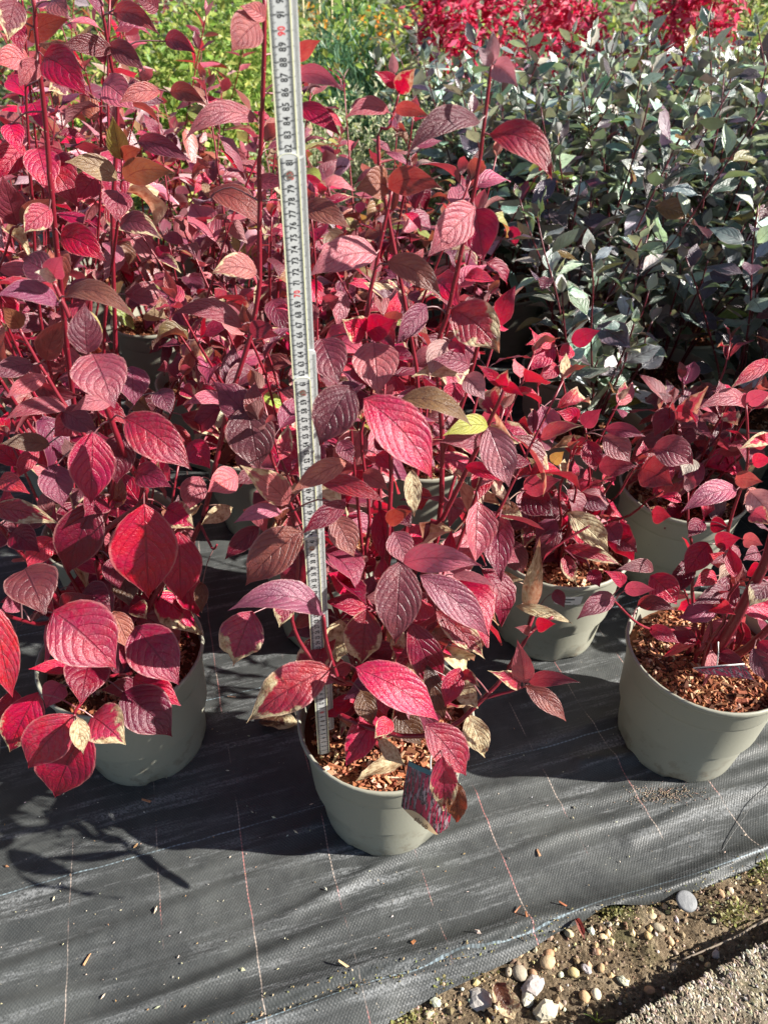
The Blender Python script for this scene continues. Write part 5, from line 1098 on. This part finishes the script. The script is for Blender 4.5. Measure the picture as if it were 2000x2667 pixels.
STN = [('k', 1425, 1500, 34, 'G', 'pale grey angular stone near the dry curled leaf'), ('k', 1150, 1520, 16, 'G', 'small white chip of stone at the edge of the fabric'), ('l', 125, 1335, 24, 'T', 'rounded orange-tan stone beside the white stones'), ('l', 215, 1410, 36, 'G', 'large whitish stone beside the rounded orange one'),
       ('l', 180, 1470, 28, 'G', 'whitish stone touching the large white one from below'), ('l', 290, 1575, 42, 'G', 'big grey-white angular stone at the bottom edge'), ('l', 300, 1270, 24, 'T', 'cream pebble above the white stones'), ('l', 310, 1215, 16, 'T', 'orange pebble just above the cream one'),
       ('l', 215, 1325, 13, 'T', 'small rusty pebble right of the rounded orange stone'), ('l', 465, 1325, 18, 'T', 'tan pebble in the middle of the soil strip'), ('l', 540, 1310, 16, 'G', 'small grey stone right of the tan pebbles'), ('l', 765, 1390, 18, 'G', 'white wedge-shaped chip near the concrete edge'),
       ('l', 530, 1480, 18, 'T', 'cream stone chip in the lower soil strip'), ('l', 945, 990, 14, 'T', 'orange pebble left of the round grey disc'), ('l', 980, 1055, 20, 'T', 'pinkish tan pebble below left of the round grey disc'), ('l', 915, 1110, 13, 'T', 'upright yellow pebble in the upper soil strip'),
       ('l', 645, 1105, 14, 'T', 'yellow pebble near the curled brown leaf'), ('l', 690, 1130, 13, 'T', 'pale pink pebble near the curled brown leaf'), ('l', 1060, 1135, 13, 'T', 'pale pebble in the middle of the upper soil strip'), ('l', 1375, 840, 14, 'T', 'yellowish pebble right of the round grey disc'),
       ('l', 1435, 815, 12, 'T', 'cream pebble at the far right of the soil strip'), ('l', 1080, 1300, 15, 'T', 'brown flat pebble in the shade of the concrete edge'), ('l', 1295, 1280, 11, 'T', 'rusty chip in the shade of the concrete edge'), ('l', 630, 1305, 14, 'T', 'cream pebble left of the white wedge-shaped chip'),
       ('l', 600, 1465, 17, 'T', 'grey-tan flat pebble in the lower soil strip'), ('l', 930, 1445, 16, 'T', 'brown pebble against the shaded concrete edge'), ('k', 1600, 1330, 14, 'T', 'tan pebble at the end of the moss line'), ('l', 610, 1205, 11, 'T', 'small yellow pebble in the middle soil strip'), ('l', 430, 1095, 16, 'T', 'brown pebble shaded beside the curled brown leaf'), ('k', 1110, 1590, 18, 'T', 'buff stone at the bottom of the moss patch')]
for i, (c, x, y, r, kd, lab) in enumerate(STN):
    rr = random.Random(800 + i); g = G(*px(c, x, y), 0); dep = proj(g)[2]; rad = r * 2.1 * .42194 * dep / FPX
    mb = MB(); stone_mesh(mb, Vector((0, 0, 0)), rad, rr, jit(rr.choice(TANS if kd == 'T' else GREYS), .15, rr), ang=(kd == 'G'))
    tag(mb.obj('stone', MAT['stone'], None, (g.x, g.y, soil_z(g) + rad * .30), smooth=(kd == 'T')), lab, 'stone', 'stones on the soil strip')
# fine gravel
mb = MB(); rr = random.Random(5)
for i in range(2600):
    s = rr.uniform(-.5, 1.3); t = rr.uniform(-.005, .32) if rr.random() < .8 else rr.gauss(.02, .02)
    p = E0 + ED * s + EN * edge_off(s) - EN * t
    if (p - C0).dot(CN) > -.006: continue
    r_ = rr.uniform(.0012, .0034) if rr.random() < .80 else rr.uniform(.0035, .0075)
    c0_ = Vector((p.x, p.y, soil_z(p) + r_ * .3)); col = jit(rr.choice(TANS + GREYS[:1] + [(.2, .15, .1), (.16, .11, .07), (.22, .16, .10), (.14, .10, .06), (.26, .19, .12)]), .25, rr)
    v = [c0_ + Vector((rr.uniform(.6, 1.1) * r_ * math.cos(a), rr.uniform(.6, 1.1) * r_ * math.sin(a), 0)) for a in (0, 1.25, 2.5, 3.8, 5.0)] + [c0_ + Vector((rr.uniform(-.3, .3) * r_, rr.uniform(-.3, .3) * r_, r_ * .8))]
    mb.add(v, [(k, (k + 1) % 5, 5) for k in range(5)], col)
for i in range(120):
    s = rr.uniform(-.3, 1.1); p = E0 + ED * s; p = p + EN * edge_off(s) - EN * rr.uniform(.004, .30)
    if (p - C0).dot(CN) > -.012: continue
    r_ = rr.uniform(.003, .0072); stone_mesh(mb, Vector((p.x, p.y, soil_z(p) + r_ * .25)), r_, rr, jit(rr.choice(TANS + TANS + GREYS), .2, rr), ang=rr.random() < .6)
tag(mb.obj('gravel', MAT['stone'], None, smooth=False), 'fine gravel scattered over the brown soil strip', 'gravel', kind='stuff')
mb = MB(); rr = random.Random(15)
for i in range(9000):
    s = rr.uniform(-.3, 1.1); p = E0 + ED * s; p = p + EN * edge_off(s) - EN * rr.uniform(-.004, .32)
    if (p - C0).dot(CN) > -.002: continue
    r_ = rr.uniform(.0008, .0030); c0_ = Vector((p.x, p.y, soil_z(p) + r_ * .35)); k0 = rr.random() * 6
    v = [c0_ + Vector((rr.uniform(.5, 1.2) * r_ * math.cos(a + k0), rr.uniform(.5, 1.2) * r_ * math.sin(a + k0), rr.uniform(-.3, .1) * r_)) for a in (0, 1.6, 3.1, 4.7)] + [c0_ + Vector((rr.uniform(-.3, .3) * r_, rr.uniform(-.3, .3) * r_, r_ * rr.uniform(.6, 1.1)))]
    mb.add(v, [(k, (k + 1) % 4, 4) for k in range(4)], jit(rr.choice([(.19, .135, .08), (.25, .18, .11), (.11, .075, .045), (.33, .255, .165), (.27, .21, .13)]), .25, rr))
tag(mb.obj('soil_crumbs', MAT['stone'], None, smooth=False), 'crumbs of brown soil between the stones', 'soil crumbs', kind='stuff')
# moss and small weeds along the fabric edge
mb = MB(); rr = random.Random(6)
spots = [('k', 1400, 1260, .020), ('k', 1270, 1300, .018), ('k', 1120, 1360, .018), ('k', 930, 1600, .026), ('k', 1040, 1345, .012), ('k', 1440, 1225, .014), ('l', 1310, 690, .014), ('l', 1500, 940, .02), ('l', 1620, 710, .02), ('l', 180, 1110, .012), ('l', 700, 950, .012), ('k', 1000, 1640, .02), ('l', 1430, 1000, .012)]
for c, x, y, sp in spots:
    g = G(*px(c, x, y), 0)
    for i in range(90):
        p = g + Vector((rr.gauss(0, sp), rr.gauss(0, sp * .5), 0)); z0 = soil_z(p) + .004; L = rr.uniform(.003, .008); a = rr.random() * 6.28
        d = Vector((math.cos(a), math.sin(a), rr.uniform(.3, 1.2))).normalized(); s_ = Vector((-math.sin(a), math.cos(a), 0)); b0 = Vector((p.x, p.y, z0))
        mb.add([b0, b0 + d * L * .6 + s_ * L * .35, b0 + d * L, b0 + d * L * .6 - s_ * L * .35], [(0, 1, 2, 3)], jit(rr.choice([(.30, .29, .10), (.36, .34, .15), (.20, .18, .07)]), .2, rr))
tag(mb.obj('moss', MAT['shrub'], None, smooth=False, uv=False), 'pale green moss and seedlings along the frayed fabric edge', 'moss', kind='stuff')
mb = MB()
for c, x, y, n, L0 in (('l', 1540, 740, 5, .035), ('l', 600, 1650, 6, .030), ('l', 1480, 950, 5, .022), ('l', 1640, 690, 6, .03)):
    g = G(*px(c, x, y), 0)
    for i in range(n):
        a = rr.uniform(-.9, .9); b0 = Vector((g.x + rr.uniform(-.008, .008), g.y, .0)); tp = b0 + Vector((math.sin(a) * L0, rr.uniform(-.4, .4) * L0, math.cos(a) * L0)); m_ = (b0 + tp) / 2 + Vector((0, 0, .006)); s_ = Vector((.0009, .0004, 0))
        mb.add([b0 - s_, b0 + s_, m_ + s_, m_ - s_, tp], [(0, 1, 2, 3), (3, 2, 4)], jit((.20, .28, .05), .2, rr))
tag(mb.obj('grass', MAT['shrub'], None, smooth=False, uv=False), 'few thin green grass blades growing in the soil strip', 'grass', kind='stuff')
# round grey disc (peg head)
g = G(*px('l', 1150, 905), .012); mb = MB(); lathe(mb, [(a * .68, b * .8) for a, b in [(.0, .0), (.021, .0), (.0228, .0015), (.0232, .004), (.0222, .0062), (.019, .0072), (.010, .0078), (.0, .0079)]], 28)
MAT['disc'] = simple('grey_disc', (.17, .175, .18), .6, .4, .3, 70, .4)
d = mb.obj('ground_peg', MAT['disc'], None, g, color=False); d.rotation_euler = (.12, .05, 0)
mb = MB(); tube(mb, [(0, 0, .001), (0, 0, -.05)], .004, .0015, 8); mb.obj('peg_shaft', MAT['disc'], d, color=False)
tag(d, 'round grey flat-headed peg on the soil at the fabric edge', 'ground peg')
# bark chips, twigs and specks on the fabric
CH_ALL = [('k', 590, 1325, .020, .0035), ('l', 195, 185, .013, .003), ('l', 240, 605, .010, .003), ('l', 610, 900, .016, .0025), ('l', 385, 935, .011, .003), ('j', 290, 815, .020, .0022), ('j', 540, 1260, .014, .002), ('j', 1030, 615, .014, .003), ('j', 905, 285, .014, .003), ('k', 700, 1280, .010, .003), ('l', 110, 960, .013, .0014), ('j', 605, 800, .007, .003), ('k', 1010, 1165, .006, .004), ('j', 85, 1355, .009, .0015), ('g', 1430, 1225, .014, .002), ('g', 1310, 1185, .006, .003), ('l', 160, 1010, .008, .003), ('l', 800, 268, .006, .004), ('k', 1310, 90, .010, .002), ('i', 200, 1255, .010, .003)]
CH = CH_ALL[::2]
def fab_z(g): return fabric_z(Vector((g.x, g.y, 0)), max(0, (g - E0).dot(EN) - edge_off((g - E0).dot(ED)) * .6))
for i, (c, x, y, L, W) in enumerate(CH):
    rr = random.Random(850 + i); g = G(*px(c, x, y), 0.006); mb = MB(); H = .0012; L *= .62; W *= .7; yaw = Matrix.Rotation(rr.random() * 3.14, 3, 'Z')
    bx = [(-L, -W, 0), (L, -W * .6, 0), (L * .9, W * .7, 0), (-L, W, 0), (-L * .9, -W * .7, H), (L * .9, -W * .5, H * 1.5), (L * .8, W * .5, H), (-L * .9, W * .7, H * 1.4)]
    mb.add([yaw @ Vector(b) for b in bx], [(4, 5, 6, 7), (0, 1, 5, 4), (1, 2, 6, 5), (2, 3, 7, 6), (3, 0, 4, 7)], jit(rr.choice(CHIPC[:4]), .2, rr))
    tag(mb.obj('bark_chip', MAT['chip'], None, (g.x, g.y, fab_z(g) + .002), smooth=False), 'small loose bark chip lying on the black fabric', 'bark chip', 'bark chips on the fabric')
mb = MB(); rr = random.Random(9)
for i in range(300):
    g = G(rr.uniform(-100, 2100), rr.uniform(1900, 2640), 0); s = (g - E0).dot(ED)
    if (g - E0).dot(EN) - edge_off(s) < .03: continue
    L = rr.uniform(.0008, .0026) if rr.random() < .9 else rr.uniform(.003, .007); a = rr.random() * 6.28; d = Vector((math.cos(a), math.sin(a), 0)) * L; e = Vector((-d.y, d.x, 0)) * rr.uniform(.25, .6); c0_ = Vector((g.x, g.y, fab_z(g) + .0025))
    mb.add([c0_ - d, c0_ + e, c0_ + d, c0_ - e, c0_ + Vector((0, 0, L * .5))], [(0, 1, 4), (1, 2, 4), (2, 3, 4), (3, 0, 4)], jit(rr.choice([(.5, .42, .3), (.42, .36, .26), (.35, .2, .1), (.6, .56, .48)]), .25, rr))
for i in range(500):
    s = rr.uniform(-.35, .85); tt = float(np.interp(s, FOLD_S, FOLD_T)) + rr.gauss(-.006, .006); p = E0 + ED * s + EN * tt
    L = rr.uniform(.0008, .0030); a = rr.random() * 6.28; d = Vector((math.cos(a), math.sin(a), 0)) * L; e = Vector((-d.y, d.x, 0)) * rr.uniform(.3, .7); c0_ = Vector((p.x, p.y, fab_z(p) + .0015))
    mb.add([c0_ - d, c0_ + e, c0_ + d, c0_ - e, c0_ + Vector((0, 0, L * .6))], [(0, 1, 4), (1, 2, 4), (2, 3, 4), (3, 0, 4)], jit(rr.choice([(.22, .17, .09), (.15, .11, .06), (.24, .24, .09), (.33, .27, .16)]), .25, rr))
tag(mb.obj('litter', MAT['chip'], None, smooth=False), 'specks of grit and plant litter on the black fabric', 'litter', kind='stuff')
# sandy deposit by the right pot
mb = MB()
for i in range(420):
    g = G(*px('l', rr.gauss(1010, 110), rr.gauss(255, 30)), 0); L = rr.uniform(.0005, .0014); c0_ = Vector((g.x, g.y, fab_z(g) + .0012))
    mb.add([c0_ + Vector((L, 0, 0)), c0_ + Vector((0, L, 0)), c0_ - Vector((L, 0, 0)), c0_ - Vector((0, L, 0)), c0_ + Vector((0, 0, L))], [(0, 1, 4), (1, 2, 4), (2, 3, 4), (3, 0, 4)], jit((.34, .26, .19), .25, rr))
tag(mb.obj('sand', MAT['stone'], None, smooth=False), 'thin brown sand washed onto the fabric before the right-hand pot', 'sand', kind='stuff')
def loose_leaf(name, c, b, t, wpx, kind, z, lab, cat='fallen leaf', roll=0, arch=.12, fold=.5, ruffle=.16, twist=.3):
    rr = random.Random(b[0] + t[1]); p0 = G(*px(c, *b), z); p2 = G(*px(c, *t), z); L = (p2 - p0).length; ax = (p2 - p0).normalized()
    n = Matrix.Rotation(R(roll), 3, ax) @ Vector((0, 0, 1)); dep = proj(p0)[2]; W = wpx * .42194 * dep / FPX * 1.2
    mb = MB(); leaf_geo(mb, Vector((0, 0, 0)), (p2 - p0) / 2 + n * arch * L, p2 - p0, n, W, fold, ruffle, 12, 3, 4, (1, 1, 1), WP, twist)
    o = mb.obj(name, MAT['leaf'], None, p0 + Vector((0, 0, .003)), color=False); o.color = (*PAL[kind], WITHER.get(kind, .6)); tag(o, lab, cat); return o
loose_leaf('fallen_leaf', 'k', (960, 40), (655, 165), 105, 'x', .226, 'dried cream leaf lying on the mulch at the front of the centre pot', arch=.16)
loose_leaf('fallen_leaf', 'k', (1520, 1410), (1600, 1640), 110, 'n', .004, 'crumpled brown leaf on the soil beside the grey angular stone', arch=.2)
loose_leaf('fallen_leaf', 'l', (465, 1010), (525, 1150), 40, 'o', .006, 'narrow rust-coloured curled leaf at the fabric edge', arch=.25, fold=.9)
loose_leaf('fallen_leaf', 'l', (20, 1500), (90, 1640), 130, 'n', .006, 'dark brown crumpled leaf at the bottom below the white stones', arch=.2)
loose_leaf('fallen_leaf', 'h', (60, 1380), (330, 1400), 120, 'n', .010, 'dark dead leaf on the fabric in the shade left of the centre pot', arch=.1)
# loose wire on the right
pts = [G(*px('l', *q), z) for q, z in (((1330, 635), .006), ((1370, 590), .009), ((1440, 480), .010), ((1510, 380), .011), ((1560, 300), .012), ((1640, 200), .013), ((1720, 90), .012))]
o0 = pts[0].copy(); mb = MB(); tube(mb, [p - o0 for p in smooth_line(pts, 4)], .0005, .0005, 5)
MAT['wire'] = simple('dark_wire', (.05, .05, .05), .5); tag(mb.obj('loose_thread', MAT['wire'], None, o0, color=False), 'thin dark loose thread curving over the fabric on the right', 'thread')
pts = [G(*px('l', *q), .010) for q in ((1130, 1260), (1300, 1190), (1480, 1110), (1560, 1060), (1680, 1000))]
o0 = pts[0].copy(); mb = MB(); tube(mb, [p - o0 for p in smooth_line(pts, 4)], .0012, .0022, 6)
MAT['twig'] = simple('grey_twig', (.20, .16, .12), .8, bump=.3); tag(mb.obj('twig', MAT['twig'], None, o0, color=False), 'dry twig lying along the soil beside the concrete', 'twig')
